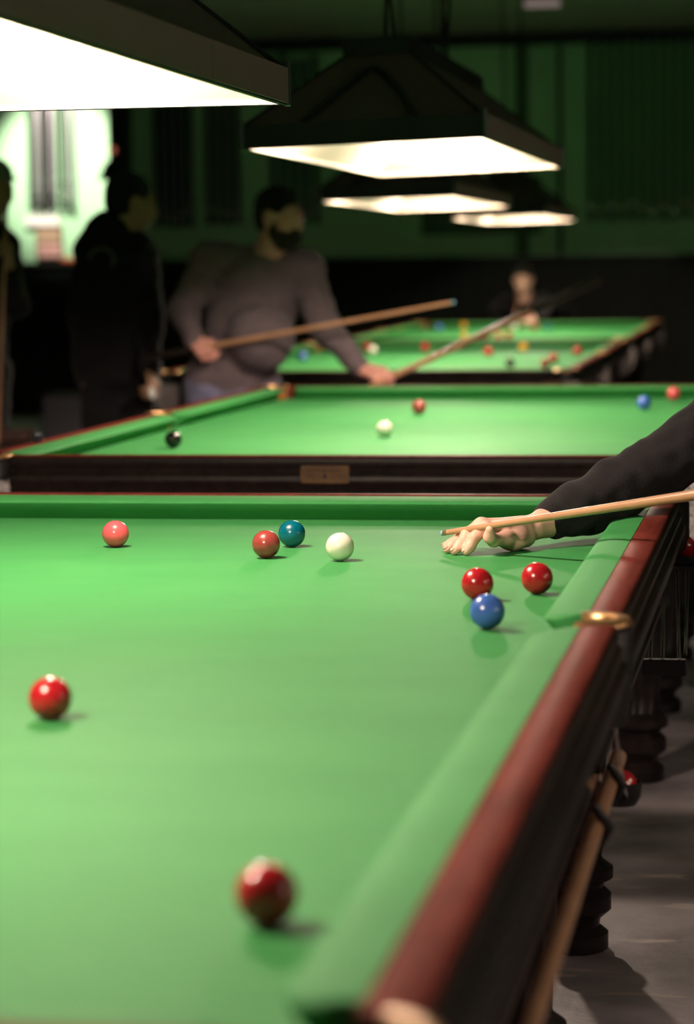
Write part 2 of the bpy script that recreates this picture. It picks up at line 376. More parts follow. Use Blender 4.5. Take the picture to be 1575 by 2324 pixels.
    # pocket plates, nets or leather cups
    pk = [(xi1+0.004, yi0-0.004, -135, 45+90-90+0, 'c'), (xi1+0.004, yi1+0.004, -45, 135, 'c'), (xi0-0.004, yi1+0.004, 45, 225, 'c'), (xi0-0.004, yi0-0.004, 135, 315, 'c'),
          (xi1+0.004, ym, -90, 90, 'm'), (xi0-0.004, ym, 90, 270, 'm')]
    for cx, cy, a0, a1, kind in pk:
        bm = NB()
        ri, ro, da = (0.046, 0.068, 26) if kind == 'c' else (0.040, 0.064, 12)
        arc_plate(bm, cx, cy, ri, ro, a0-da, a1+da, bz+0.043, bz+0.0535); arc_plate(bm, cx, cy, ri, ri+0.007, a0-da, a1+da, bz-0.012, bz+0.0435)
        obj('pocket_plate', bm, brass, root, 50)
        bm = NB(); arc_plate(bm, cx, cy, ri+0.0075, ro-0.001, a0-da, a1+da, bz-(0.012 if nets else 0.06), bz+0.0425); obj('pocket_leather', bm, leather, root, 50)
        sx = 0.012 if cx > -W/2 else -0.012
        if nets: net_bag(root, cx+sx, cy+(0.0 if kind == 'm' else (0.012 if cy > ym else -0.012)), 0.05, bz-0.014)
        else:
            bm = NB(); lathe(bm, [(0.03, bz-0.10), (0.045, bz-0.095), (0.05, bz-0.012), (0.044, bz-0.012), (0.04, bz-0.09), (0.004, bz-0.094)], cx+sx, cy, 20)
            obj('pocket_cup', bm, leather, root, 40)
    # eight turned and fluted legs
    prof_l = [(0.058, 0.0), (0.068, 0.004), (0.068, 0.035), (0.050, 0.05), (0.052, 0.065), (0.074, 0.085), (0.074, 0.115), (0.058, 0.13), (0.060, 0.14), (0.078, 0.15), (0.078, 0.17), (0.058, 0.185), (0.056, 0.19),
              (0.060, 0.26), (0.064, 0.36), (0.066, 0.44), (0.060, 0.46), (0.080, 0.475), (0.080, 0.50), (0.062, 0.515), (0.075, 0.53), (0.075, bz-0.05)]
    for lx in (-0.20, -W+0.20):
        for k in range(4):
            bm = NB(); lathe(bm, prof_l, lx, 0.33+k*(L-0.66)/3, 48, (0.186, 0.45, 12)); obj('leg', bm, darkwood, root, 45)
    for lx in (-0.20, -W+0.20):                     # long frame beams under the slate
        bm = NB(); box(bm, lx-0.05, lx+0.05, 0.18, L-0.18, bz-0.16, bz-0.051); obj('frame_beam', bm, darkwood, root)
    return root, bz
t1, b1 = make_table('snooker table filling the foreground, with mahogany rail at right', -0.233, 1.498, 2.03, 0.0, 0.0, nets=False, L=3.87)
t2, b2 = make_table('second snooker table, black near end with a brass nameplate', -0.205, 6.412, 1.945, 0.0, 0.0)
t3, b3 = make_table('third snooker table, behind the man in grey sweater', -1.010, 11.926, 2.03, -0.012, 0.0047)
t4, b4 = make_table('farthest snooker table, where the leaning player bridges', -1.063, 16.95, 2.03, -0.016, 0.0074)

# nameplates (the engraving is too soft to read in the photograph: rows of dark marks and a small crest)
def nameplate(root, cx, bz, zc, w, h, yy, detail=True):
    bm = NB()
    n = 0.004; pts = [(-w/2+n, -h/2), (w/2-n, -h/2), (w/2, -h/2+n), (w/2, h/2-n), (w/2-n, h/2), (-w/2+n, h/2), (-w/2, h/2-n), (-w/2, -h/2+n)]
    A = [bm.verts.new((cx+x, yy, bz+zc+q)) for x, q in pts]; B = [bm.verts.new((cx+x, yy-0.003, bz+zc+q)) for x, q in pts]
    bm.faces.new(A); bm.faces.new(B[::-1])
    for i in range(8): bm.faces.new((A[i], A[(i+1) % 8], B[(i+1) % 8], B[i]))
    p = obj('nameplate', bm, plate, root); p['label'] = 'brass nameplate'
    if not detail: return
    bm = NB(); random.seed(3)
    for zz, x0, x1, hh in ((0.0095, -0.045, 0.045, 0.0042), (-0.003, -0.05, -0.012, 0.0042), (-0.003, 0.014, 0.05, 0.0036), (-0.0105, -0.044, -0.014, 0.003), (-0.0105, 0.012, 0.044, 0.003)):
        x = x0
        while x < x1:
            d = random.uniform(0.002, 0.0042); box(bm, cx+x, cx+x+d, yy-0.0034, yy-0.0029, bz+zc+zz-hh/2, bz+zc+zz+hh/2); x += d+0.0014
    prism_pts = [(-0.006, -0.011), (0.006, -0.011), (0.0065, -0.003), (0.003, -0.001), (0.0015, 0.004), (-0.0015, 0.004), (-0.003, -0.001), (-0.0065, -0.003)]
    A = [bm.verts.new((cx+x, yy-0.0034, bz+zc+q)) for x, q in prism_pts]; bm.faces.new(A)
    obj('engraving', bm, platex, p)
nameplate(t2, -1.193+0.205, b2, 0.006-0.002, 0.128, 0.046, -0.0115)
nameplate(t3, -0.10, b3, -0.03, 0.10, 0.05, -0.0145, False)

# ball-return rails, stop strap under the far right corner and the middle pocket of the nearest table
def rods(root, base, ends, r=0.0035):
    bm = NB()
    for (x0, y0, z0), (x1, y1, z1), sag in ends:
        pts = []
        for i in range(9):
            t = i/8; pts.append((x0+(x1-x0)*t, y0+(y1-y0)*t, z0+(z1-z0)*t - sag*math.sin(math.pi*t)))
        tube(bm, pts, r, 8)
    o = obj('ball_return_rail', bm, chrome, root, 60); return o
lx = lambda X, Y, Z: (X+0.233, Y-1.498, Z+BED)
rods(t1, None, [(lx(-0.240, 5.345, -0.112), lx(-0.225, 5.10, -0.262), 0.014), (lx(-0.268, 5.345, -0.098), lx(-0.258, 5.10, -0.262), 0.014), (lx(-0.288, 5.335, -0.098), lx(-0.283, 5.10, -0.262), 0.012), (lx(-0.218, 5.345, -0.112), lx(-0.213, 5.115, -0.255), 0.012)])
bm = NB(); lathe(bm, [(0.006, lx(0, 0, -0.300)[2]), (0.024, lx(0, 0, -0.299)[2]), (0.032, lx(0, 0, -0.285)[2]), (0.034, lx(0, 0, -0.262)[2]), (0.0295, lx(0, 0, -0.262)[2]), (0.028, lx(0, 0, -0.283)[2]), (0.004, lx(0, 0, -0.2975)[2])], lx(-0.262, 3.88, 0)[0], lx(-0.262, 3.88, 0)[1], 20); obj('ball_shade_cup', bm, leather, t1, 40)  # black cup added to keep the ball's lower part dark
bm = NB(); a_, b_ = lx(-0.262, 5.275, -0.113), lx(-0.138, 5.375, -0.0845)
box(bm, a_[0], b_[0], a_[1], b_[1], a_[2]+.018, b_[2], 0.004)
for x0_, x1_, y0_, y1_ in ((a_[0], b_[0], a_[1], a_[1]+.006), (a_[0], b_[0], b_[1]-.006, b_[1]), (b_[0]-.006, b_[0], a_[1], b_[1])): box(bm, x0_, x1_, y0_, y1_, a_[2]+.018, b_[2]+.014, 0.002)
obj('ball_tray', bm, leather, t1)
bm = NB(); c = lx(-0.25, 5.11, -0.266); box(bm, c[0]-0.05, c[0]+0.04, c[1]-0.012, c[1]+0.012, c[2]-0.03, c[2]+0.003, 0.003); obj('ball_return_stop', bm, leather, t1)
rods(t1, None, [(lx(-0.245, 3.50, -0.10), lx(-0.250, 3.86, -0.285), 0.012), (lx(-0.285, 3.50, -0.10), lx(-0.276, 3.86, -0.285), 0.012)])

# two long cue rests slung under the right side of the nearest table, each with a pole and head
def rest(label, a, b, headkind):
    a, b = Vector(a), Vector(b)
    root = thing('cue_rest', label, 'cue rest', a, (0, 0, 0), 'cue rests slung under the nearest table')
    bm = NB(); tube(bm, [(0, 0, 0), (b-a)*0.5, b-a], [0.0125, 0.011, 0.009], 14); obj('pole', bm, ash, root, 60)
    d = (b-a).normalized(); s, t = frame_of(d)
    bm = NB(); e = b-a
    tube(bm, [e-d*0.02, e+d*0.03], 0.012, 12)
    for sg in (1, -1): tube(bm, [e+d*0.03-s*0.03*sg-t*0.03, e+d*0.03+s*0.03*sg+t*0.03], 0.004, 8)
    obj('rest_head', bm, brass, root, 60)
rest('inner cue rest slung below the front table, closer to its apron', (-0.287, 3.80, BED-0.200), (-0.284, 1.75, BED-0.206), 0)
rest('outer cue rest slung below the front table, closer to the aisle', (-0.257, 3.76, BED-0.200), (-0.248, 1.75, BED-0.206), 1)
st = []
for y, zz in ((3.28, -0.202), (3.55, -0.200), (2.0, -0.206)):
    bm = NB(); P = [lx(-0.302, y, zz+0.03), lx(-0.306, y, zz), lx(-0.29, y, zz-0.024), lx(-0.25, y, zz-0.024), lx(-0.236, y, zz), lx(-0.255, y, zz+0.03)]
    tube(bm, P, 0.007, 8); obj('hanging_strap', bm, leather, t1, 60)

# ================================================================== BALLS
def ball(c, label, X, Y, z=0.0, grp=None):
    bm = NB(); sphere(bm, (0, 0, 0), 0.02625, 48, 24)
    o = obj('snooker_ball', bm, MATS['ball_'+c], None, 180, (X, Y, BED+z+0.02625))
    return tag(o, label, 'ball', grp)
G1, G2, G3, G4 = ('balls on the nearest table', 'balls on the second table', 'balls on the third table', 'balls on the farthest table')
ball('pink', 'pink ball near the far cushion, left on the front table', -1.301, 4.741, 0, G1)
ball('green', 'dark teal green ball touching the brown ball from behind', -0.955, 4.765, 0, G1)
ball('brown', 'brown ball just in front of the teal green ball', -0.967, 4.579, 0, G1)
ball('white', 'white cue ball on the front table, facing the cue tip', -0.821, 4.545, 0, G1)
ball('red', 'red ball just left of the right cushion, beyond the blue ball', -0.413, 4.107, 0, G1)
ball('red', 'red ball half hidden behind the blue ball', -0.502, 4.028, 0, G1)
ball('blue', 'blue ball in front of the two reds on the front table', -0.447, 3.704, 0, G1)
ball('red', 'blurred red ball alone at the left edge of the front table', -0.882, 2.901, 0, G1)
ball('red', 'largest red ball, closest to the camera and most blurred', -0.426, 1.998, 0, G1)
ball('black', 'black ball beside the left cushion of the second table', -1.838, 7.375, 0, G2)
ball('white', 'white ball in the middle of the second table', -1.268, 7.84, 0, G2)
ball('brown', 'brown ball near the far cushion of the second table', -1.337, 9.054, 0, G2)
ball('blue', 'blue ball at the right of the second table', -0.538, 9.287, 0, G2)
ball('pink', 'pink ball by the far right cushion of the second table', -0.46, 9.949, 0, G2)
ball('green', 'dark green ball peeping over the player\'s black sleeve', -0.395, 6.865, 0, G2)
def tb(root, bz, tilt, yn):
    return lambda Y: bz - BED + math.tan(tilt)*(Y-yn) + 0.0003
z3 = tb(t3, b3, 0.0047, 11.926); z4 = tb(t4, b4, 0.0074, 16.95)
P3 = [('blue', -2.759, 14.157, 'blue ball left of the grey sweater man\'s forearm on the third table'), ('red', -2.62, 15.55, 'red ball right behind the white ball on the third table'), ('white', -2.50, 15.05, 'white ball in front of a red on the third table'),
      ('red', -2.24, 15.45, 'red ball touching the dark-butted cue line on the third table'), ('red', -1.75, 14.65, 'red ball in the middle of the third table, left of the yellow'), ('yellow', -1.62, 15.35, 'yellow ball on the third table'),
      ('black', -1.47, 13.25, 'dark ball with a bright glint near the front of the third table'), ('red', -1.286, 13.75, 'red ball right behind a dark ball on the third table'), ('brown', -1.272, 13.12, 'dark brown ball in front of a red on the third table'), ('red', -1.235, 14.70, 'red ball closest to the right cushion of the third table')]
for c, X, Y, l in P3: ball(c, l, X, Y, z3(Y), G3)
P4 = [('yellow', -3.02, 19.45, 'yellow ball at the far left of the farthest table'), ('blue', -2.80, 20.1, 'blue ball on the farthest table, left of the player'), ('yellow', -2.66, 20.55, 'yellow ball right of the blue on the farthest table'), ('yellow', -2.34, 18.1, 'yellow ball partly behind the raised cue on the farthest table'),
      ('white', -2.22, 20.35, 'white ball touching the far player\'s bridge hand'), ('brown', -2.02, 20.05, 'brown ball right of the far player\'s hand'), ('green', -1.91, 19.95, 'green ball alone at the right of the farthest table'),
      ('pink', -2.09, 18.1, 'pink ball near the front of the farthest table, middle of three'), ('red', -2.03, 18.25, 'red ball near the front of the farthest table, rightmost of three'), ('brown', -2.18, 18.1, 'brown ball near the front of the farthest table, leftmost of three')]
for c, X, Y, l in P4: ball(c, l, X, Y, z4(Y), G4)
ball('red', 'red ball lying in the far right pocket of the front table, left of its twin', -0.226, 5.318, -0.0835, 'potted balls of the front table')
ball('red', 'red ball lying in the far right pocket of the front table, right of its twin', -0.172, 5.335, -0.0835, 'potted balls of the front table')
ball('red', 'red ball hanging in the rails below the middle pocket of the front table', -0.262, 3.88, -0.296, 'potted balls of the front table')
bm = NB(); box(bm, -0.011, 0.011, -0.011, 0.011, 0, 0.022, 0.0015)
ck = obj('chalk_cube', bm, mat('chalk_paper', (0.05, 0.06, 0.10), 0.8), None, None, (-2.126, 6.93, BED+0.0505), (0, 0, 0.3))
tag(ck, 'small dark chalk cube on the left rail of the second table', 'chalk')
bm = NB(); lathe(bm, [(0.001, 0.0225), (0.009, 0.0225), (0.0095, 0.0215)], 0, 0, 12); obj('chalk_face', bm, mat('chalk_lilac', (0.6, 0.5, 0.65), 0.9), ck)

# ================================================================== LAMPS OVER THE TABLES
def make_lamp(label, cx, cy, zb, tilt=0.0, w=0.68, l=2.40, yaw_=0.0, bulb=None):
    root = thing('table_lamp', label, 'hanging lamp', (cx, cy, BED+zb), (0, tilt, yaw_), 'long canopy lamps over the snooker tables')
    tw, tl, fh, th, bh = 0.20, l-0.66, 0.070, 0.275, 0.325
    def ring(w_, l_, z): return [(sx*w_/2, sy*l_/2, z) for sx, sy in ((-1, -1), (1, -1), (1, 1), (-1, 1))]
    def skin_(rings, m, name, capz=None, sm=None):
        bm = NB(); R_ = [[bm.verts.new(q) for q in r] for r in rings]
        for a, b in zip(R_, R_[1:]):
            for i in range(4): bm.faces.new((a[i], a[(i+1) % 4], b[(i+1) % 4], b[i]))
        if capz: bm.faces.new(R_[-1])
        return obj(name, bm, m, root)
    skin_([ring(w-0.012, l-0.012, 0.001), ring(w-0.03, l-0.03, 0.001), ring(w-0.034, l-0.034, 0.012), ring(tw-0.03, tl-0.03, th-0.02)], shadein, 'shade_lining', True)
    skin_([ring(w-0.012, l-0.012, 0.0), ring(w, l, 0.0), ring(w, l, fh), ring(w-0.016, l-0.016, fh), ring(w-0.016, l-0.016, 0.0)], shadeb, 'fascia')
    for sx in (-1, 1):                          # canvas bands along the two long sides of the fascia
        bm = NB(); x_ = sx*(w/2+0.0015); box(bm, min(x_, x_+sx*0.002), max(x_, x_+sx*0.002), -l/2+0.012, -l/2+l*0.78, 0.003, fh-0.002); box(bm, min(x_, x_+sx*0.003), max(x_, x_+sx*0.003), -l/2+l*0.775, l/2-0.008, 0.003, fh-0.002)
        obj('fascia_band', bm, shade, root)
    skin_([ring(w-0.02, l-0.02, fh-0.004), ring(tw, tl, th)], shadep, 'shade_panels')
    skin_([ring(tw-0.004, tl-0.004, th-0.002), ring(tw+0.008, tl+0.008, th), ring(tw+0.008, tl+0.008, bh), ring(tw-0.01, tl-0.01, bh+0.004)], shadeb, 'top_box', True)
    for sx in (-1, 1):
        for sy in (-1, 1):
            bm = NB(); tube(bm, [(sx*(w/2-0.008), sy*(l/2-0.008), fh), (sx*tw/2, sy*tl/2, th)], 0.005, 6); obj('hip_rib', bm, shadeb, root)
            bm = NB(); x_, y_ = sx*(w/2+0.001), sy*(l/2+0.001); box(bm, x_-0.006, x_+0.006, y_-0.006, y_+0.006, -0.002, fh+0.012, 0.002); obj('corner_post', bm, mat('scuffed_metal_edge', (0.16, 0.15, 0.17), 0.35, metal=0.6) if 'scuffed_metal_edge' not in MATS else MATS['scuffed_metal_edge'], root)
    # inverted V of dark braid on the sloping ends
    for sy in (-1, 1):
        bm = NB()
        def on(u, t, lift=0.006):
            yy = sy*((l-0.02)/2 + t*((tl-(l-0.02))/2)); zz = fh-0.004+t*(th-fh+0.004); return Vector((u, yy+sy*lift*0.6, zz+lift*0.8))
        tube(bm, [on(-0.17, 0.02), on(-0.09, 0.40), on(-0.035, 0.68), on(-0.012, 0.76), on(0.012, 0.76), on(0.035, 0.68), on(0.10, 0.36), on(0.15, 0.02)], [0.010]*8, 8)
        obj('end_braid', bm, shadeb, root, 60)
    for k in (-1, 1):
        y_ = k*(l/2-0.38)
        bm = NB(); lathe(bm, [(0.016, 0.26), (0.018, 0.228), (0.014, 0.222)], 0, y_, 14); s = obj('bulb_socket', bm, socket, root)
        bm = NB(); sphere(bm, (0, y_, 0.170), (0.054, 0.054, 0.056), 18, 12); obj('bulb', bm, bulb or bulbm, s, 180)
    top = ZC - BED - zb
    for k in (-1, 1):
        bm = NB(); y_ = k*(tl/2-0.25)
        tube(bm, [(0, y_-0.10, bh), (0, y_-0.03, bh+0.16), (0, y_, bh+0.26), (0, y_+0.03, bh+0.16), (0, y_+0.10, bh)], 0.006, 8)
        tube(bm, [(0, y_, bh+0.24), (0.01, y_, (bh+top)/2), (0, y_, top-0.002)], 0.008, 8)
        if k == 1: tube(bm, [(0.03, y_-0.22, bh), (0.05, y_-0.2, bh+0.22), (0.02, y_-0.1, bh+0.36), (0.0, y_, bh+0.5)], 0.006, 8)
        obj('suspension_cord', bm, cable, root, 60)
    return root
make_lamp('big canopy lamp cut off by the top left corner, over the front table', -1.275, 3.28, 0.842, 0.0, 0.68, 2.80)
make_lamp('canopy lamp with lit underside hanging in the upper middle, over the second table', -1.205, 8.32, 0.885, -0.030, 0.70, 2.40)
make_lamp('canopy lamp seen just below the middle lamp, over the third table', -1.97, 13.55, 0.862, -0.02, 0.68, 2.45)
make_lamp('farthest canopy lamp, only a pale sliver of its underside visible', -2.02, 18.7, 0.862, -0.02, 0.68, 2.40)

# tables and lamps of the neighbouring rows, just outside the frame; their light reaches the aisles
make_table('snooker table of the row to the right, across the aisle from the front table', 3.05, 1.50, 2.03, 0.0, 0.0)
make_lamp('canopy lamp over the table of the right-hand row', 2.03, 3.40, 0.85, bulb=mat('dimmer_glowing_bulb', (1, 1, 1), 0.5, emit=(1.0, 0.83, 0.72), estr=BULB*0.5))
make_table('snooker table of the left-hand row, beside the gap between the first two tables', -3.55, 4.9, 2.03, 0.0, 0.0)
make_lamp('canopy lamp over the table of the left-hand row', -4.55, 6.8, 0.85)

# ================================================================== PEOPLE
def head_prims(c, f, u, sc=1.0):
    f = np.array(f, float); f /= np.linalg.norm(f); u = np.array(u, float); u -= f*(u@f); u /= np.linalg.norm(u); r = np.cross(f, u)
    R_ = np.stack([r, f, u]); c = np.array(c, float)
    q = lambda x, y, z: c + sc*(x*r+y*f+z*u)
    E = lambda x, y, z, a, b, d: ell(q(x, y, z), (a*sc, b*sc, d*sc), R_)
    pr = [E(0, -.012, .032, .074, .096, .084), E(0, .022, -.03, .060, .074, .088), E(0, .056, -.092, .028, .03, .022), cap(q(0, .094, .008), .008*sc, q(0, .116, -.034), .013*sc),
          cap(q(-.036, .082, .022), .012*sc, q(.036, .082, .022), .012*sc), E(-.036, .066, -.03, .024, .024, .026), E(.036, .066, -.03, .024, .024, .026),
          E(0, .088, -.064, .024, .012, .007), E(0, .086, -.074, .021, .012, .007), E(-.077, -.004, -.012, .010, .022, .032), E(.077, -.004, -.012, .010, .022, .032),
          cap(q(0, -.02, -.05), .056*sc, q(0, -.045, -.17), .06*sc)]
    return pr, q, E, R_
def eyes(parent, q, sc=1.0):
    for s in (-1, 1):
        bm = NB(); sphere(bm, q(s*.031, .079, .0), .0125*sc, 12, 8); e = obj('eye', bm, eyem, parent, 180)
        bm = NB(); sphere(bm, q(s*.031, .0875, .0), .0055*sc, 10, 6); obj('iris', bm, irism, e, 180)
def hair_obj(parent, E, extra=(), name='hair', top=.045, m=None):
    pr = [E(0, -.018, .040, .083, .102, .088), E(0, -.035, .0, .079, .082, .09)] + list(extra)
    pr += [('s',)+E(0, .085, -.03, .085, .075, .085)[1:], ('s',)+E(0, .06, -.10, .1, .075, .09)[1:]]
    return mesh_obj(name, [sdf_mesh(pr, .006, .012, .0015, 260)], m or hairm, parent)
def hand_prims(wr, d, n, s, curl=(0.5, 0.9, 0.7), thumb=0.5, spread=0.12, sc=1.0):
    d, n, s = [np.array(v, float)/np.linalg.norm(v) for v in (d, n, s)]; w_ = np.array(wr, float)
    pr = []
    lat = (.031, .011, -.010, -.029); base = (.088, .092, .086, .077)
    seg = ((.043, .026, .02), (.047, .03, .021), (.043, .027, .02), (.033, .02, .018))
    for i in range(4):
        kn = w_ + sc*(d*base[i] + s*lat[i])
        pr.append(cap(w_ + sc*(d*.012 + s*lat[i]*.55), .016*sc, kn, .0115*sc))
        a = 0.0; pt = kn; r_ = .0095*sc
        for j in range(3):
            a += curl[j]; dd = d*math.cos(a) - n*math.sin(a) + s*lat[i]/.03*spread*math.cos(a); dd /= np.linalg.norm(dd)
            nx = pt + dd*seg[i][j]*sc; pr.append(cap(pt, r_, nx, r_-.0009*sc)); pt = nx; r_ -= .0009*sc
    b = w_ + sc*(d*.028 + s*.024 - n*.006); m1 = b + sc*.042*(d*.62+s*.66-n*.35); m2 = m1 + sc*.03*(d*(.85)+s*(.55-thumb)-n*.5); m3 = m2 + sc*.024*(d*.8-s*thumb*.8-n*.55)
    pr += [cap(w_+sc*(d*.01+s*.012), .017*sc, b, .017*sc), cap(b, .0155*sc, m1, .012*sc), cap(m1, .0115*sc, m2, .010*sc), cap(m2, .010*sc, m3, .008*sc)]
    return pr
V3 = lambda a: np.array(a, float)

# ---- the man in the grey sweater, standing at the far left corner of the second table
def grey_man():
    root = thing('person', 'bearded man in a grey sweater and blue jeans holding two cues', 'person', (-2.42, 10.78, 0))
    off = V3((-2.42, 10.78, 0)); A = lambda a: V3(a) - off
    hc = A((-2.195, 10.780, 1.605)); hf = (0.90, -0.42, -0.10)
    pr, q, E, R_ = head_prims(hc, hf, (0.02, 0, 1), 1.04)
    nb = A((-2.253, 10.840, 1.419))
    shR, elR, wrR = A((-2.516, 10.800, 1.419)), A((-2.612, 10.720, 1.204)), A((-2.551, 10.620, 1.079))
    shL, elL, wrL = A((-2.105, 10.860, 1.375)), A((-1.985, 10.700, 1.123)), A((-1.788, 10.480, 0.955))
    hipR, hipL = A((-2.519, 10.800, 0.864)), A((-2.348, 10.900, 0.859))
    chest = (shR+shL)/2 + V3((0, 0, -.08)); pel = (hipR+hipL)/2
    kR, kL = V3((hipR[0]-.02, hipR[1]-.02, .50)), V3((hipL[0]+.04, hipL[1]+.02, .50)); aR, aL = V3((kR[0], kR[1]+.04, .09)), V3((kL[0], kL[1]+.05, .09))
    tR, tL = aR+V3((.12, -.10, -.04)), aL+V3((.12, -.10, -.04))
    body = pr + [cap(hc+V3((-.02, .02, -.1)), .058, nb, .062), cap(shR, .07, shL, .07), cap(nb, .07, chest, .10), cap(chest, .14, pel, .15), cap(hipR, .10, hipL, .10)]
    body += chain([shR, elR, wrR], [.058, .045, .03]) + chain([shL, elL, wrL], [.058, .045, .03]) + chain([hipR, kR, aR], [.095, .06, .042]) + chain([hipL, kL, aL], [.095, .06, .042])
    body += [cap(aR, .04, tR, .03), cap(aL, .04, tL, .03)]
    g = A((-2.495, 10.580, 1.045)); h1 = hand_prims(wrR, g-wrR+V3((.02, 0, -.02)), V3((-.1, -.75, .5)), V3((.6, .2, .5)), (1.1, 1.3, .9), .7, .05)
    d2 = A((-1.670, 10.420, 0.930))-wrL; h2 = hand_prims(wrL, d2, V3((.25, -.55, .8)), V3((.5, .6, .5)), (.5, .75, .5), .4, .1)
    b = mesh_obj('body', [sdf_mesh(body, .011, .03), sdf_mesh(h1+[cap(wrR, .027, wrR+(elR-wrR)*.25, .03)], .0045, .010), sdf_mesh(h2+[cap(wrL, .027, wrL+(elL-wrL)*.25, .03)], .0045, .010)], skin_pink, root)
    hd = mesh_obj('beard', [sdf_mesh([E(0, .042, -.082, .066, .070, .060), E(0, .084, -.050, .038, .028, .014), E(-.058, .012, -.035, .017, .026, .06), E(.058, .012, -.035, .017, .026, .06)], .005, .012, .0015, 260)], fabric('brown_beard', (0.022, 0.015, 0.010), (0.04, 0.027, 0.018), 400, 0.6), root)
    hair_obj(root, E); eyes(root, q, 1.04)
    bel = A((-2.277, 10.720, 1.087))
    sw = [cap(shR, .088, shL, .088), cap(nb+V3((0, 0, -.03)), .082, chest, .14), cap((shR+chest)/2+V3((.02, 0, -.08)), .12, (hipR+pel)/2+V3((.02, 0, .06)), .135), cap((shL+chest)/2+V3((-.02, 0, -.08)), .12, (hipL+pel)/2+V3((0, 0, .06)), .13), ell(bel, (.15, .14, .15)), cap(chest, .155, pel+V3((0, 0, .06)), .165), cap(hipR+V3((0, 0, .04)), .118, hipL+V3((0, 0, .04)), .118),
          ('s',)+ell(nb+V3((.03, -.03, .07)), (.085, .085, .05))[1:]]
    sw += chain([shR, elR, wrR+(elR-wrR)*.05], [.085, .066, .044]) + chain([shL, elL, wrL+(elL-wrL)*.05], [.085, .066, .044])
    mesh_obj('sweater', [sdf_mesh(sw, .010, .03, .004, 32, 1)], fab_grey, root)
    mesh_obj('jeans', [sdf_mesh([cap(hipR, .122, hipL, .122), cap(pel+V3((0, 0, .05)), .14, pel, .15)] + chain([hipR, kR, aR+V3((0, 0, .0))], [.115, .085, .07]) + chain([hipL, kL, aL], [.115, .085, .07]), .011, .025, .004, 40, 2)], denim, root)
    for a, t in ((aR, tR), (aL, tL)):
        mesh_obj('shoe', [sdf_mesh([cap(a+V3((0, 0, -.04)), .046, t+V3((0, 0, 0)), .042), ('s',)+ell(a+V3((0, 0, -.59)), (.5, .5, .5))[1:]], .008, .02)], fab_black, root)
grey_man()

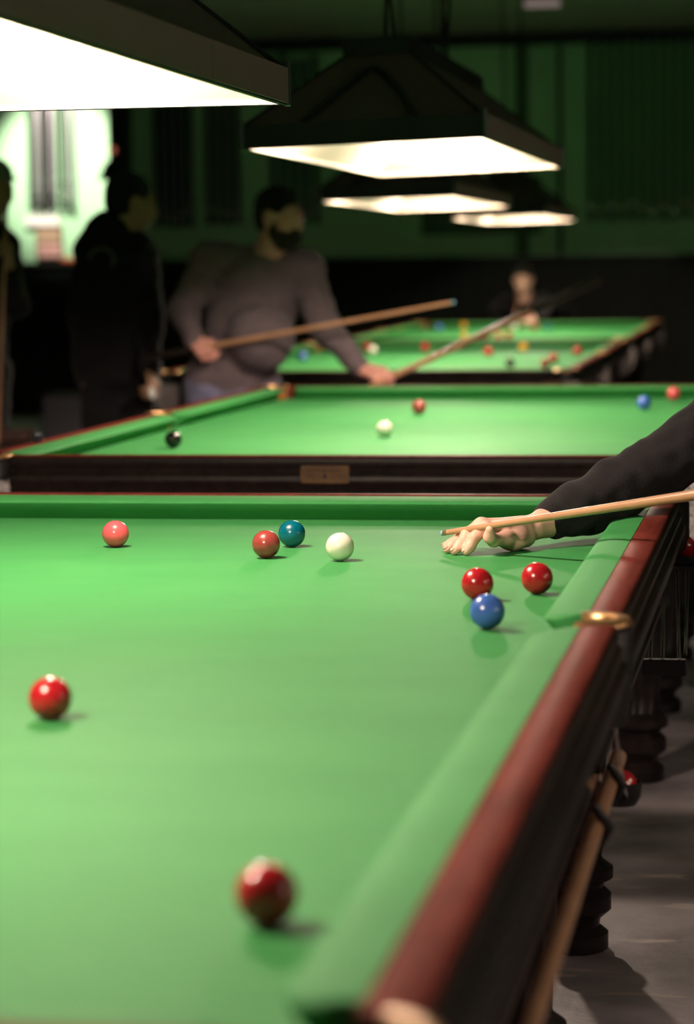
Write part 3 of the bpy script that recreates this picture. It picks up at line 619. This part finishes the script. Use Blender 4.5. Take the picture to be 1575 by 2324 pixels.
# ---- the man in the black hoodie, turned away, left of the second table
def hoodie_man():
    o3 = V3((-3.0, 11.0, 0)); root = thing('person', 'man in a black hoodie with his back turned, in front of the bright wall', 'person', tuple(o3))
    A = lambda a: V3(a) - o3
    hc = A((-2.915, 11.000, 1.686)); pr, q, E, R_ = head_prims(hc, (0.80, 0.50, -0.12), (0.05, 0, 1), 1.04)
    nb = A((-2.995, 11.020, 1.517)); shR, elR, wrR = A((-2.903, 11.080, 1.447)), A((-2.832, 10.960, 1.172)), A((-2.807, 10.860, 0.950)); shL, elL, wrL = A((-3.070, 10.920, 1.476)), A((-3.116, 10.900, 1.186)), A((-3.132, 10.950, 0.958))
    hipR, hipL = A((-2.941, 11.060, 0.942)), A((-3.058, 11.000, 0.946)); pel = (hipR+hipL)/2; chest = (shR+shL)/2+V3((0, 0, -.1))
    kR, kL = V3((hipR[0]+.01, hipR[1]-.02, .50)), V3((hipL[0]-.02, hipL[1], .50)); aR, aL = V3((kR[0], kR[1]+.03, .09)), V3((kL[0], kL[1]+.03, .09)); tR, tL = aR+V3((.12, .08, -.04)), aL+V3((.10, .10, -.04))
    body = pr + [cap(hc+V3((-.03, -.02, -.1)), .058, nb, .062), cap(shR, .07, shL, .07), cap(nb, .07, chest, .1), cap(chest, .13, pel, .13), cap(hipR, .09, hipL, .09)]
    body += chain([shR, elR, wrR], [.058, .045, .03]) + chain([shL, elL, wrL], [.058, .045, .03]) + chain([hipR, kR, aR], [.09, .06, .042]) + chain([hipL, kL, aL], [.09, .06, .042]) + [cap(aR, .04, tR, .03), cap(aL, .04, tL, .03)]
    h1 = hand_prims(wrR, A((-2.777, 10.820, 0.864))-wrR, V3((.9, -.4, 0)), V3((.3, .8, -.2)), (.6, .8, .6), .6, .05)
    h2 = hand_prims(wrL, V3((0, 0, -1)), V3((-.9, -.3, 0)), V3((-.2, .9, 0)), (.4, .6, .5), .4, .05)
    mesh_obj('body', [sdf_mesh(body, .011, .03), sdf_mesh(h1+[cap(wrR, .027, wrR+(elR-wrR)*.25, .03)], .0045, .010), sdf_mesh(h2+[cap(wrL, .027, wrL+(elL-wrL)*.2, .03)], .0045, .010)], skin_dark, root)
    hair_obj(root, E); eyes(root, q, 1.04)
    hd = [cap(shR, .085, shL, .085), cap(nb, .09, chest, .15), cap((shR+chest)/2+V3((0, 0, -.06)), .125, hipR+V3((0, 0, .0)), .135), cap((shL+chest)/2+V3((0, 0, -.06)), .125, hipL+V3((0, 0, .0)), .135), cap(chest, .16, pel+V3((0, 0, -.04)), .15),
          ell(A((-3.012, 10.940, 1.546)), (.105, .085, .10)), ell(A((-2.913, 11.000, 1.510)), (.08, .09, .055))]
    hd += chain([shR, elR, wrR], [.085, .07, .045]) + chain([shL, elL, wrL], [.085, .07, .045])
    mesh_obj('hoodie', [sdf_mesh(hd, .010, .03, .004, 30, 3)], fab_black, root)
    pt = A((-2.988, 10.765, 1.429))
    bm = NB(); P_ = [pt+V3((.055*math.cos(a), -.008-.02*math.cos(a)*0, .05*math.sin(a))) for a in [math.radians(d) for d in range(-40, 200, 20)]]
    tube(bm, P_, .006, 6); o = obj('back_print', bm, mat('faded_print', (0.10, 0.10, 0.08), 0.9), root, 60)
    mesh_obj('trousers', [sdf_mesh([cap(hipR, .11, hipL, .11)] + chain([hipR, kR, aR], [.11, .082, .07]) + chain([hipL, kL, aL], [.11, .082, .07]), .011, .025, .004, 40, 4)], fab_black, root)
    for a, t in ((aR, tR), (aL, tL)):
        mesh_obj('shoe', [sdf_mesh([cap(a+V3((0, 0, -.04)), .046, t, .042), ('s',)+ell(a+V3((0, 0, -.59)), (.5, .5, .5))[1:]], .008, .02)], fab_black, root)
    bm = NB(); sphere(bm, (0, 0, 0), (.016, .012, .028), 16, 10); o = obj('hand_glint', bm, whitepaint, None, 180, (-2.784, 10.800, 0.842)); tag(o, 'small white object hanging below the hoodie man\'s hand', 'glint')  # white colour stands in for a glint at the hand
hoodie_man()

# ---- the person cut off by the left edge, holding an upright cue
def edge_person():
    o3 = V3((-3.52, 10.9, 0)); root = thing('person', 'dark figure in a grey cap cut off by the left edge, holding an upright cue', 'person', tuple(o3))
    A = lambda a: V3(a) - o3
    hc = A((-3.518, 10.900, 1.752)); pr, q, E, R_ = head_prims(hc, (0.6, -0.75, -.05), (0, 0, 1), 1.04)
    nb = A((-3.572, 10.950, 1.574)); shR, elR, wrR = A((-3.743, 10.900, 1.497)), A((-3.738, 10.800, 1.203)), A((-3.687, 10.750, 0.969)); shL, elL, wrL = A((-3.524, 11.000, 1.495)), A((-3.440, 10.920, 1.237)), A((-3.401, 10.720, 1.403))
    hipR, hipL = A((-3.735, 10.950, 0.941)), A((-3.612, 11.020, 0.938)); pel = (hipR+hipL)/2; chest = (shR+shL)/2+V3((0, 0, -.1))
    kR, kL = V3((hipR[0], hipR[1], .50)), V3((hipL[0], hipL[1], .50)); aR, aL = V3((kR[0], kR[1]+.03, .09)), V3((kL[0], kL[1]+.03, .09)); tR, tL = aR+V3((.09, -.12, -.04)), aL+V3((.09, -.12, -.04))
    body = pr + [cap(nb, .07, chest, .1), cap(shR, .07, shL, .07), cap(chest, .13, pel, .13), cap(hipR, .09, hipL, .09)] + chain([shR, elR, wrR], [.058, .045, .03]) + chain([shL, elL, wrL], [.055, .043, .03]) + chain([hipR, kR, aR], [.09, .06, .042]) + chain([hipL, kL, aL], [.09, .06, .042]) + [cap(aR, .04, tR, .03), cap(aL, .04, tL, .03)]
    h1 = hand_prims(wrL, A((-3.382, 10.680, 1.491))-wrL, V3((.85, -.3, .1)), V3((-.1, .75, .4)), (1.0, 1.2, .8), .8, .05)
    h2 = hand_prims(wrR, V3((0, 0, -1)), V3((-.9, -.3, 0)), V3((.2, -.9, 0)), (.4, .6, .5), .4, .05)
    mesh_obj('body', [sdf_mesh(body, .011, .03), sdf_mesh(h1+[cap(wrL, .027, wrL+(elL-wrL)*.25, .03)], .0045, .010), sdf_mesh(h2+[cap(wrR, .027, wrR+(elR-wrR)*.2, .03)], .0045, .010)], skin_dark, root)
    eyes(root, q, 1.04)
    mesh_obj('cap', [sdf_mesh([E(0, -.012, .055, .084, .104, .078), E(0, .10, .045, .065, .06, .012)], .006, .01)], mat('grey_cap_cloth', (0.30, 0.29, 0.27), 0.9), root)
    hair_obj(root, E)
    jk = [cap(shR, .085, shL, .085), cap(nb, .09, chest, .15), cap(chest, .17, pel, .155)] + chain([shR, elR, wrR], [.085, .07, .045]) + chain([shL, elL, wrL+(elL-wrL)*.1], [.08, .065, .045])
    mesh_obj('jacket', [sdf_mesh(jk, .010, .03, .004, 30, 5)], fab_black, root)
    mesh_obj('trousers', [sdf_mesh([cap(hipR, .11, hipL, .11)] + chain([hipR, kR, aR], [.11, .082, .07]) + chain([hipL, kL, aL], [.11, .082, .07]), .011, .025, .004, 40, 6)], fab_black, root)
    for a, t in ((aR, tR), (aL, tL)):
        mesh_obj('shoe', [sdf_mesh([cap(a+V3((0, 0, -.04)), .046, t, .042), ('s',)+ell(a+V3((0, 0, -.59)), (.5, .5, .5))[1:]], .008, .02)], fab_black, root)
edge_person()

# ---- the far player leaning over the end of the farthest table
def far_player():
    o3 = V3((-2.15, 21.6, 0)); root = thing('person', 'player in black leaning over the far end of the farthest table', 'person', tuple(o3))
    A = lambda a: V3(a) - o3
    hc = A((-2.232, 21.150, 1.259)); pr, q, E, R_ = head_prims(hc, (-.05, -.97, -.22), (0, -.2, 1), 1.0)
    nb = A((-2.244, 21.360, 1.113)); shR, shL = A((-2.401, 21.420, 1.046)), A((-2.067, 21.380, 1.044))
    hipR, hipL = V3((-.08, .40, .92)), V3((.16, .42, .92)); pel = (hipR+hipL)/2; chest = (shR+shL)/2+V3((0, .1, -.06))
    elL, wrL = A((-2.078, 21.000, 0.956)), A((-2.126, 20.780, 0.953)); elR, wrR = A((-2.522, 21.750, 0.985)), A((-2.411, 21.500, 0.876))
    kR, kL = V3((-.1, .45, .49)), V3((.2, .50, .49)); aR, aL = V3((-.1, .50, .09)), V3((.22, .58, .09)); tR, tL = aR+V3((0, -.15, -.04)), aL+V3((.03, -.15, -.04))
    body = pr + [cap(hc+V3((0, .05, -.1)), .056, nb, .06), cap(shR, .065, shL, .065), cap(nb, .07, chest, .1), cap(chest, .12, pel, .12), cap(hipR, .09, hipL, .09)] + chain([shR, elR, wrR], [.055, .043, .03]) + chain([shL, elL, wrL], [.055, .043, .03]) + chain([hipR, kR, aR], [.09, .06, .042]) + chain([hipL, kL, aL], [.09, .06, .042]) + [cap(aR, .04, tR, .03), cap(aL, .04, tL, .03)]
    h1 = hand_prims(wrL, A((-2.162, 20.640, 0.899))-wrL, V3((.05, -.25, 1)), V3((.9, .2, 0)), (.35, .3, .2), .2, .3)
    h2 = hand_prims(wrR, V3((.1, .1, -.9)), V3((-.9, 0, 0)), V3((0, -.9, 0)), (1.0, 1.2, .8), .6, .05)
    mesh_obj('body', [sdf_mesh(body, .012, .03), sdf_mesh(h1+[cap(wrL, .027, wrL+(elL-wrL)*.25, .03)], .0045, .010), sdf_mesh(h2+[cap(wrR, .027, wrR+(elR-wrR)*.2, .03)], .0045, .010)], skin_pale, root)
    hair_obj(root, E); eyes(root, q, 1.0)
    jk = [cap(shR, .082, shL, .082), cap(nb+V3((0, .03, -.03)), .08, chest, .14), cap(chest, .16, pel, .15)] + chain([shR, elR, wrR], [.08, .065, .045]) + chain([shL, elL, wrL+(elL-wrL)*.15], [.08, .062, .042])
    mesh_obj('sweater', [sdf_mesh(jk, .012, .03, .004, 30, 7)], fab_black, root)
    mesh_obj('trousers', [sdf_mesh([cap(hipR, .11, hipL, .11)] + chain([hipR, kR, aR], [.11, .082, .07]) + chain([hipL, kL, aL], [.11, .082, .07]), .012, .025, .004, 40, 8)], fab_black, root)
    for a, t in ((aR, tR), (aL, tL)):
        mesh_obj('shoe', [sdf_mesh([cap(a+V3((0, 0, -.04)), .046, t, .042), ('s',)+ell(a+V3((0, 0, -.59)), (.5, .5, .5))[1:]], .009, .02)], fab_black, root)
far_player()

# ---- the player at the nearest table: bridge arm in frame, leaning body to the right of it
def player():
    o3 = V3((0.45, 4.75, 0)); root = thing('person', 'player in a black ribbed sweater whose bridge hand rests on the front table', 'person', tuple(o3))
    B = lambda x, y, z: V3((x, y, z+BED)) - o3
    A = lambda a: V3(a) - o3
    # hand
    mcp = [B(-.566, 4.664, .050), B(-.577, 4.692, .054), B(-.583, 4.720, .050), B(-.586, 4.744, .041)]
    pip = [B(-.584, 4.652, .034), B(-.602, 4.672, .036), B(-.613, 4.700, .032), B(-.622, 4.744, .026)]
    dip = [B(-.592, 4.647, .017), B(-.613, 4.658, .018), B(-.629, 4.685, .016), B(-.640, 4.745, .013)]
    tip = [B(-.599, 4.643, .008), B(-.622, 4.649, .008), B(-.639, 4.675, .008), B(-.652, 4.745, .0075)]
    rad = [(.0115, .0098, .0088, .0078), (.012, .0102, .009, .008), (.0115, .0096, .0086, .0076), (.0105, .0085, .0076, .0068)]
    wr = B(-.486, 4.785, .040)
    hand = []
    for i in range(4):
        lat = (i-1.5)
        root_i = wr + (mcp[i]-wr)*.22
        hand += [cap(root_i, .018, mcp[i], rad[i][0]), cap(mcp[i], rad[i][0], pip[i], rad[i][1]), cap(pip[i], rad[i][1], dip[i], rad[i][2]), cap(dip[i], rad[i][2], tip[i], rad[i][3])]
    hand += [ell(B(-.530, 4.735, .026), (.036, .034, .019)), cap(B(-.500, 4.758, .024), .020, B(-.520, 4.722, .022), .020), ell(B(-.520, 4.716, .020), (.028, .022, .017)), ell(B(-.513, 4.775, .020), (.022, .022, .017))]
    th = [B(-.512, 4.735, .028), B(-.530, 4.690, .028), B(-.549, 4.655, .028), B(-.5545, 4.636, .036), B(-.553, 4.630, .050)]
    hand += chain(th, [.017, .0145, .0115, .0102, .0082])
    cuff = A((-0.444, 4.840, 0.903))
    fore = chain([wr, wr+(cuff-wr)*.5, cuff, A((-0.396, 4.890, 0.926))], [.0255, .0285, .0315, .034])
    hand += fore
    el, sh = A((-0.296, 4.970, 0.968)), A((-0.094, 5.020, 1.095))
    hp = sdf_mesh(hand, .0022, .009)
    shO = V3((.12, 4.46, BED+.36)) - o3; nb = (sh+shO)/2 + V3((.02, 0, .06)); hc = V3((.045, 4.52, BED+.50)) - o3
    pr, q, E, R_ = head_prims(hc, (-.97, .12, -.15), (-.1, 0, 1), 1.0)
    hipR, hipL = V3((.18, .12, .98)), V3((.20, -.18, .98)); pel = (hipR+hipL)/2; chest = (sh+shO)/2 + V3((.10, 0, -.06))
    grip = V3((.455, 3.887, BED+.275)) - o3; elO = V3((.36, 4.14, BED+.62)) - o3; wrO = grip + V3((-.01, .02, .09))
    kR, kL = V3((.10, .15, .50)), V3((.34, -.22, .52)); aR, aL = V3((.12, .17, .09)), V3((.52, -.24, .09)); tR, tL = aR+V3((-.15, 0, -.04)), aL+V3((-.14, -.04, -.04))
    body = pr + [cap(hc+V3((.06, 0, -.08)), .056, nb, .06), cap(sh, .065, shO, .065), cap(nb, .07, chest, .1), cap(chest, .12, pel, .12), cap(hipR, .09, hipL, .09), cap(A((-0.396, 4.890, 0.926)), .034, el, .042), cap(el, .046, sh, .06)] + chain([shO, elO, wrO], [.055, .043, .03]) + chain([hipR, kR, aR], [.09, .06, .042]) + chain([hipL, kL, aL], [.09, .06, .042]) + [cap(aR, .04, tR, .03), cap(aL, .04, tL, .03)]
    h2 = hand_prims(wrO, grip-wrO, V3((.1, -.9, 0)), V3((-.9, 0, 0)), (1.2, 1.3, .9), .6, .05)
    mesh_obj('body', [hp, sdf_mesh(body, .011, .03), sdf_mesh(h2+[cap(wrO, .027, wrO+(elO-wrO)*.25, .03)], .0045, .010)], skin_pale, root)
    for i in range(4):
        d = (tip[i]-dip[i]); d /= np.linalg.norm(d)
        n_ = np.cross(np.cross(d, V3((0, 0, 1))), d); n_ /= np.linalg.norm(n_); s_ = np.cross(d, n_)
        mesh_obj('finger_nail', [sdf_mesh([ell(tip[i]+d*.001+n_*(rad[i][3]-.0012), (.0048, .006, .0018), np.stack([s_, d, n_]))], .0009, .001)], nailm, root)
    hair_obj(root, E); eyes(root, q, 1.0)
    sl = chain([A((-0.452, 4.828, 0.903)), A((-0.419, 4.865, 0.917)), A((-0.343, 4.930, 0.946)), A((-0.255, 4.975, 0.993)), A((-0.187, 5.000, 1.035)), sh], [.0405, .047, .058, .061, .068, .085])
    sl += [ell(A((-0.345, 4.935, 0.988)), (.030, .03, .022)), ell(A((-0.280, 4.960, 1.008)), (.045, .03, .03)), cap(A((-0.420, 4.870, 0.890)), .026, A((-0.379, 4.900, 0.896)), .032)]
    mesh_obj('sweater', [sdf_mesh(sl, .004, .014, .0018, 75, 9),
                         sdf_mesh([cap(sh, .085, shO, .085), cap(nb+V3((.04, 0, -.03)), .08, chest, .13), cap(chest, .155, pel+V3((0, 0, .0)), .145)] + chain([shO, elO, wrO], [.08, .062, .045]), .011, .03, .004, 30, 10)], knit_black, root)
    mesh_obj('trousers', [sdf_mesh([cap(hipR, .112, hipL, .112)] + chain([hipR, kR, aR], [.11, .082, .07]) + chain([hipL, kL, aL], [.11, .082, .07]), .011, .025, .004, 40, 11)], fab_black, root)
    for a, t in ((aR, tR), (aL, tL)):
        mesh_obj('shoe', [sdf_mesh([cap(a+V3((0, 0, -.04)), .046, t, .042), ('s',)+ell(a+V3((0, 0, -.59)), (.5, .5, .5))[1:]], .008, .02)], fab_black, root)
player()

# ================================================================== CUES IN HAND
def cue(label, tip, toward, length=1.47, butt=0.42, rt=.0050, rb=.0145, grp=None, darkshaft=False):
    tip, tw = Vector(tip), Vector(toward); d = (tw-tip).normalized()
    root = thing('snooker_cue', label, 'cue', tip, (0, 0, 0), grp)
    R_ = lambda s: rt+(rb-rt)*s/length
    bm = NB(); tube(bm, [d*s for s in np.linspace(.014, length-butt, 8)], [R_(s) for s in np.linspace(.014, length-butt, 8)], 20); obj('shaft', bm, ash, root, 60)
    bm = NB(); tube(bm, [d*s for s in (length-butt, length-butt+.01, length-.01, length)], [R_(length-butt), R_(length-butt)+.0004, R_(length), R_(length)-.003], 20); obj('butt', bm, buttm, root, 60)
    bm = NB(); tube(bm, [d*.004, d*.0145], [rt+.0001, rt+.0002], 20); obj('ferrule', bm, ferrule, root, 60)
    bm = NB(); tube(bm, [d*-.003, d*-.001, d*.004], [rt*.6, rt*.95, rt], 20); obj('tip', bm, chalk, root, 60)
    return root
cue('ash cue laid over the bridge hand on the front table', (-.653, 4.709, BED+.035), (-.168, 4.35, BED+.142), grp='cues held by players', rt=.0052, rb=.0155)
cue('bare ash cue pointing right from the grey sweater man\'s hip', (-1.379, 10.350, 1.235), (-2.500, 10.600, 1.047), 1.45, .30, .0066, .0145, 'cues held by players')
def rest_cue():
    a, b = Vector((-1.742, 10.360, 0.883)), Vector((-0.867, 11.550, 1.314)); d = (b-a)
    root = thing('snooker_cue', 'cue with a dark butt raised away to the upper right by the grey sweater man', 'cue', a, (0, 0, 0), 'cues held by players')
    bm = NB(); n = 8; tube(bm, [d*(i/n*0.68) for i in range(n+1)], [.0125+.003*i/n for i in range(n+1)], 20); obj('shaft', bm, ash, root, 60)
    bm = NB(); tube(bm, [d*.68, d*.69, d*.995, d], [.0155, .016, .0172, .013], 20); obj('butt', bm, buttm, root, 60)
rest_cue()
cue('upright cue held by the figure at the left edge', (-3.370, 10.620, 1.662), (-3.415, 10.600, 0.935), 1.45, .40, .0052, .0145, 'cues held by players')
cue('cue of the far player aimed down the farthest table', (-2.235, 20.42, BED+.07), (-2.33, 21.9, BED+.30), 1.45, .40, .0052, .0145, 'cues held by players')

# ================================================================== THE BACK WALL
def tube_case(label, X, zb, h, r, m, grp, lock=True):
    root = thing('cue_case', label, 'cue case', (X, Y1-0.058, zb), (0, 0, 0), grp)
    bm = NB(); lathe(bm, [(r, 0), (r, h)], 0, 0, 14); obj('tube', bm, m, root, 60)
    bm = NB(); lathe(bm, [(r*1.12, h-.03), (r*1.12, h+.004), (r*.9, h+.012)], 0, 0, 14); obj('end_cap', bm, leather, root, 60)
    bm = NB(); lathe(bm, [(r*1.12, -.012), (r*1.12, .04)], 0, 0, 14); obj('end_cap', bm, leather, root, 60)
    if lock:
        bm = NB(); z = .06+.10*((int(X*1000) % 7)/7); box(bm, -.018, .018, -r-.022, -r-.004, z-.02, z+.018, .004); p = obj('padlock', bm, brass if int(X*1000) % 2 else chrome, root, 60)
        bm = NB(); tube(bm, [(-.011, -r-.012, z+.015), (-.011, -r-.012, z+.03), (0, -r-.012, z+.041), (.011, -r-.012, z+.03), (.011, -r-.012, z+.015)], .0035, 8); obj('shackle', bm, chrome, p, 60)
blacktube = mat('black_case_tube', (0.022, 0.018, 0.022), 0.22, coat=0.3)
silvertube = mat('grey_case_tube', (0.42, 0.36, 0.42), 0.25, metal=0.6)
def rack(grp, where, xs, zb, h, mats_, r=.028, lock=True):
    n = len(xs); ordn = ['first', 'second', 'third', 'fourth', 'fifth', 'sixth', 'seventh', 'eighth', 'ninth', 'tenth', 'eleventh', 'twelfth']
    for i, X in enumerate(xs):
        tube_case('%s tube cue case, %s from left in the %s' % ('black' if mats_[i % len(mats_)] is blacktube else 'grey', ordn[i], where), X, zb+.01*math.sin(i*2.3), h+.03*math.sin(i*1.7), r, mats_[i % len(mats_)], grp, lock)
    o = thing('cue_rack', 'pale wall rails holding the tubes of the %s' % where, 'cue rack', ((xs[0]+xs[-1])/2, Y1, zb), (0, 0, 0), 'cue case racks on the back wall')
    hw = (xs[-1]-xs[0])/2+.06
    for z in (.25, h-.32):
        bm = NB(); box(bm, -hw, hw, -.014, -.002, z, z+.05, .003); obj('rail', bm, wallm, o)
rack('cue cases in the spotlit rack', 'spotlit rack at far left', [-7.13, -7.06, -6.99, -6.92, -6.83, -6.74], BED+1.11, 1.47, [blacktube, silvertube, blacktube, silvertube])
rack('cue cases in the rack behind the hoodie man', 'rack behind the hoodie man', [-5.90, -5.82, -5.74, -5.66, -5.58], BED+.93, 1.55, [blacktube])
rack('cue cases in the rack left of the grey sweater man', 'rack left of the grey sweater man', [-5.40, -5.31, -5.22, -5.13], BED+.95, 1.45, [blacktube])
rack('cue cases in the rack behind the grey sweater man', 'rack behind the grey sweater man', [-4.78, -4.68, -4.58, -4.48, -4.38], BED+.95, 1.50, [blacktube])
rack('cue cases in the right-hand rack', 'long rack at far right', [-1.83+.095*i for i in range(12)], BED+.93, 1.60, [blacktube], .022)
for i, (a, b, l) in enumerate(((-6.47, -6.34, 'pale vertical board right of the spotlit rack'), (-2.13, -2.09, 'thin dark pipe running down the back wall left of the right rack'), (-2.52, -2.40, 'dark green upright board on the back wall above the lamps'))):
    bm = NB(); box(bm, a, b, Y1-.035, Y1-.001, 1.46, 3.36, .004); tag(obj('wall_batten', bm, [wallm, trimm, MATS['dull_green_board'] if 'dull_green_board' in MATS else mat('dull_green_board', (0.10, 0.16, 0.09), 0.7)][i]), l, 'board')
bm = NB(); box(bm, -3.40, -2.28, Y1-.03, Y1-.001, 1.66, 1.98, .004); box(bm, -3.36, -2.32, Y1-.034, Y1-.03, 1.70, 1.94)
tag(obj('notice_board', bm, MATS['dull_green_board']), 'dull green framed board on the back wall, under the farthest lamp', 'notice board')
t = thing('framed_notice', 'small brown framed notice with pink strips under the spotlit rack', 'notice', (-6.98, Y1-.002, 1.48))
bm = NB(); box(bm, -.13, .13, -.03, -.002, .0, .31, .006); obj('frame', bm, mat('brown_frame', (0.16, 0.07, 0.05), 0.6), t)
bm = NB(); box(bm, -.11, .11, -.034, -.03, .155, .295); obj('sheet', bm, mat('tan_sheet', (0.40, 0.27, 0.18), 0.8), t)
for z in (.025, .088):
    bm = NB(); box(bm, -.11, .12, -.036, -.03, z, z+.05); obj('strip', bm, mat('pink_strip', (0.75, 0.42, 0.38), 0.7) if 'pink_strip' not in MATS else MATS['pink_strip'], t)
bm = NB(); box(bm, -7.20, -6.86, Y1-.06, Y1-.002, 1.80, 1.87, .004)
for i in range(8): box(bm, -7.19+.042*i, -7.165+.042*i, Y1-.06, Y1-.002, 1.87, 1.90+.015*(i % 3), .003)
tag(obj('letter_rack', bm, whitepaint), 'white toothed rack on the wall just above the small framed notice', 'rack')
bm = NB(); box(bm, -.075, .075, -.05, .0, 0, .035, .006); tag(obj('ledge_box', bm, mat('orange_card', (0.85, 0.16, 0.04), 0.6), None, None, (-6.78, Y1-.01, 1.458)), 'small orange box on the ledge at the foot of the bright wall', 'box')
# wall lamp washing the far left corner, its light cut off at the right by a back board made deep for it
wl = thing('wall_lamp', 'wall lamp washing the bright part of the back wall from above', 'wall lamp', (-6.85, Y1-1.5, 3.20))
bm = NB(); lathe(bm, [(.02, .12), (.05, .11), (.075, .0), (.07, .0), (.045, .10)], 0, 0, 20); obj('shade', bm, shadeb, wl, 50)
bm = NB(); tube(bm, [(0, 0, .11), (0, .0, .27)], .008, 8); obj('stem', bm, cable, wl, 60)
ld = bpy.data.lights.new('wall_lamp_light', 'SPOT'); ld.energy = SPOT_W; ld.color = (1.0, 0.90, 0.76); ld.spot_size = math.radians(52); ld.spot_blend = 0.6; ld.shadow_soft_size = 0.05
lo = bpy.data.objects.new('wall_lamp_light', ld); link(lo, wl); lo.location = (0, 0, -.01); lo.rotation_euler = (math.radians(62), 0, 0)
gl = thing('fill_globe', 'unseen white globe added on the right-hand side wall as fill light', 'wall lamp', (X1-.14, 2.2, 2.25))  # added out-of-view fill light for the sides of the lamp shades
bm = NB(); sphere(bm, (0, 0, 0), .09, 20, 12); obj('globe', bm, mat('fill_glow', (1, 1, 1), 0.5, emit=(1.0, 0.86, 0.84), estr=125.0), gl, 180)
bm = NB(); tube(bm, [(.0, 0, -.088), (.0, 0, -.13), (.06, 0, -.16), (.138, 0, -.16)], .012, 10); obj('arm', bm, brass, gl, 60)
bl = thing('wall_bracket', 'black bracket light with a small red glow on the dark board behind the hoodie man', 'wall light', (-6.22, Y1-.03, 2.42))
bm = NB(); box(bm, -.04, .07, -.42, .028, -1.0, .9, .004); obj('back_board', bm, trimm, bl)
bm = NB(); lathe(bm, [(.02, -.04), (.05, -.08), (.11, -.22), (.10, -.22), (.04, -.09)], -.02, -.48, 18); obj('shade', bm, trimm, bl, 50)
bm = NB(); sphere(bm, (.0, -.43, .06), .03, 12, 8); obj('indicator', bm, mat('red_glow', (0.6, 0.15, 0.1), 0.4, emit=(1.0, 0.25, 0.15), estr=0.45), bl, 180)
# glowing strip that imitates a lamp's reflection on the ceiling
bm = NB(); box(bm, -2.12, -1.84, 20.28, 20.38, ZC-.05, ZC-.002, .008); tag(obj('ceiling_reflection', bm, mat('reflection_glow', (0.7, 0.5, 0.5), 0.5, emit=(1.0, 0.7, 0.72), estr=0.16)), 'short pinkish glow imitating a lamp reflection on the dark ceiling, upper right', 'painted reflection')

# ================================================================== LEFT SIDE FURNITURE
noise_mix(mat('dark_bench_wood', (0.04, 0.012, 0.01), 0.4, spec=0.4), (0.03, 0.009, 0.008), (0.055, 0.018, 0.014), (8, 1, 8), 4)
t = thing('bench', 'long dark red mahogany bench at the left, beyond the second table\'s rail', 'bench', (-3.35, 9.9, 0), (0, 0, -0.10))
bm = NB(); box(bm, -.45, .42, -1.0, .75, .58, .64, .012); obj('bench_top', bm, MATS['dark_bench_wood'], t)
for sx in (-.38, .35):
    for sy in (-.92, .67):
        bm = NB(); lathe(bm, [(.03, 0), (.035, .1), (.025, .3), (.035, .5), (.035, .58)], sx, sy, 14); obj('leg', bm, darkwood, t, 60)
bm = NB(); box(bm, -.45, .0, .68, .74, .64, .70, .01); obj('back_rail', bm, MATS['dark_bench_wood'], t)
bm = NB(); tube(bm, [(.30, -1.0, .648), (.33, .6, .648)], .011, 8); obj('edge_strip', bm, mahog, t, 60)
t = thing('speaker_cabinet', 'grey cloth-fronted box on the floor behind the hoodie man\'s left', 'speaker', (-5.08, 17.4, 0))
bm = NB(); box(bm, -.18, .18, -.15, .17, .02, .51, .01); obj('cabinet', bm, fab_black, t)
bm = NB(); box(bm, -.165, .165, -.158, -.15, .05, .49, .003); obj('grille', bm, greyfab, t)
for sx in (-.14, .14):
    for sy in (-.12, .13):
        bm = NB(); lathe(bm, [(.02, 0), (.02, .02)], sx, sy, 10); obj('foot', bm, leather, t)
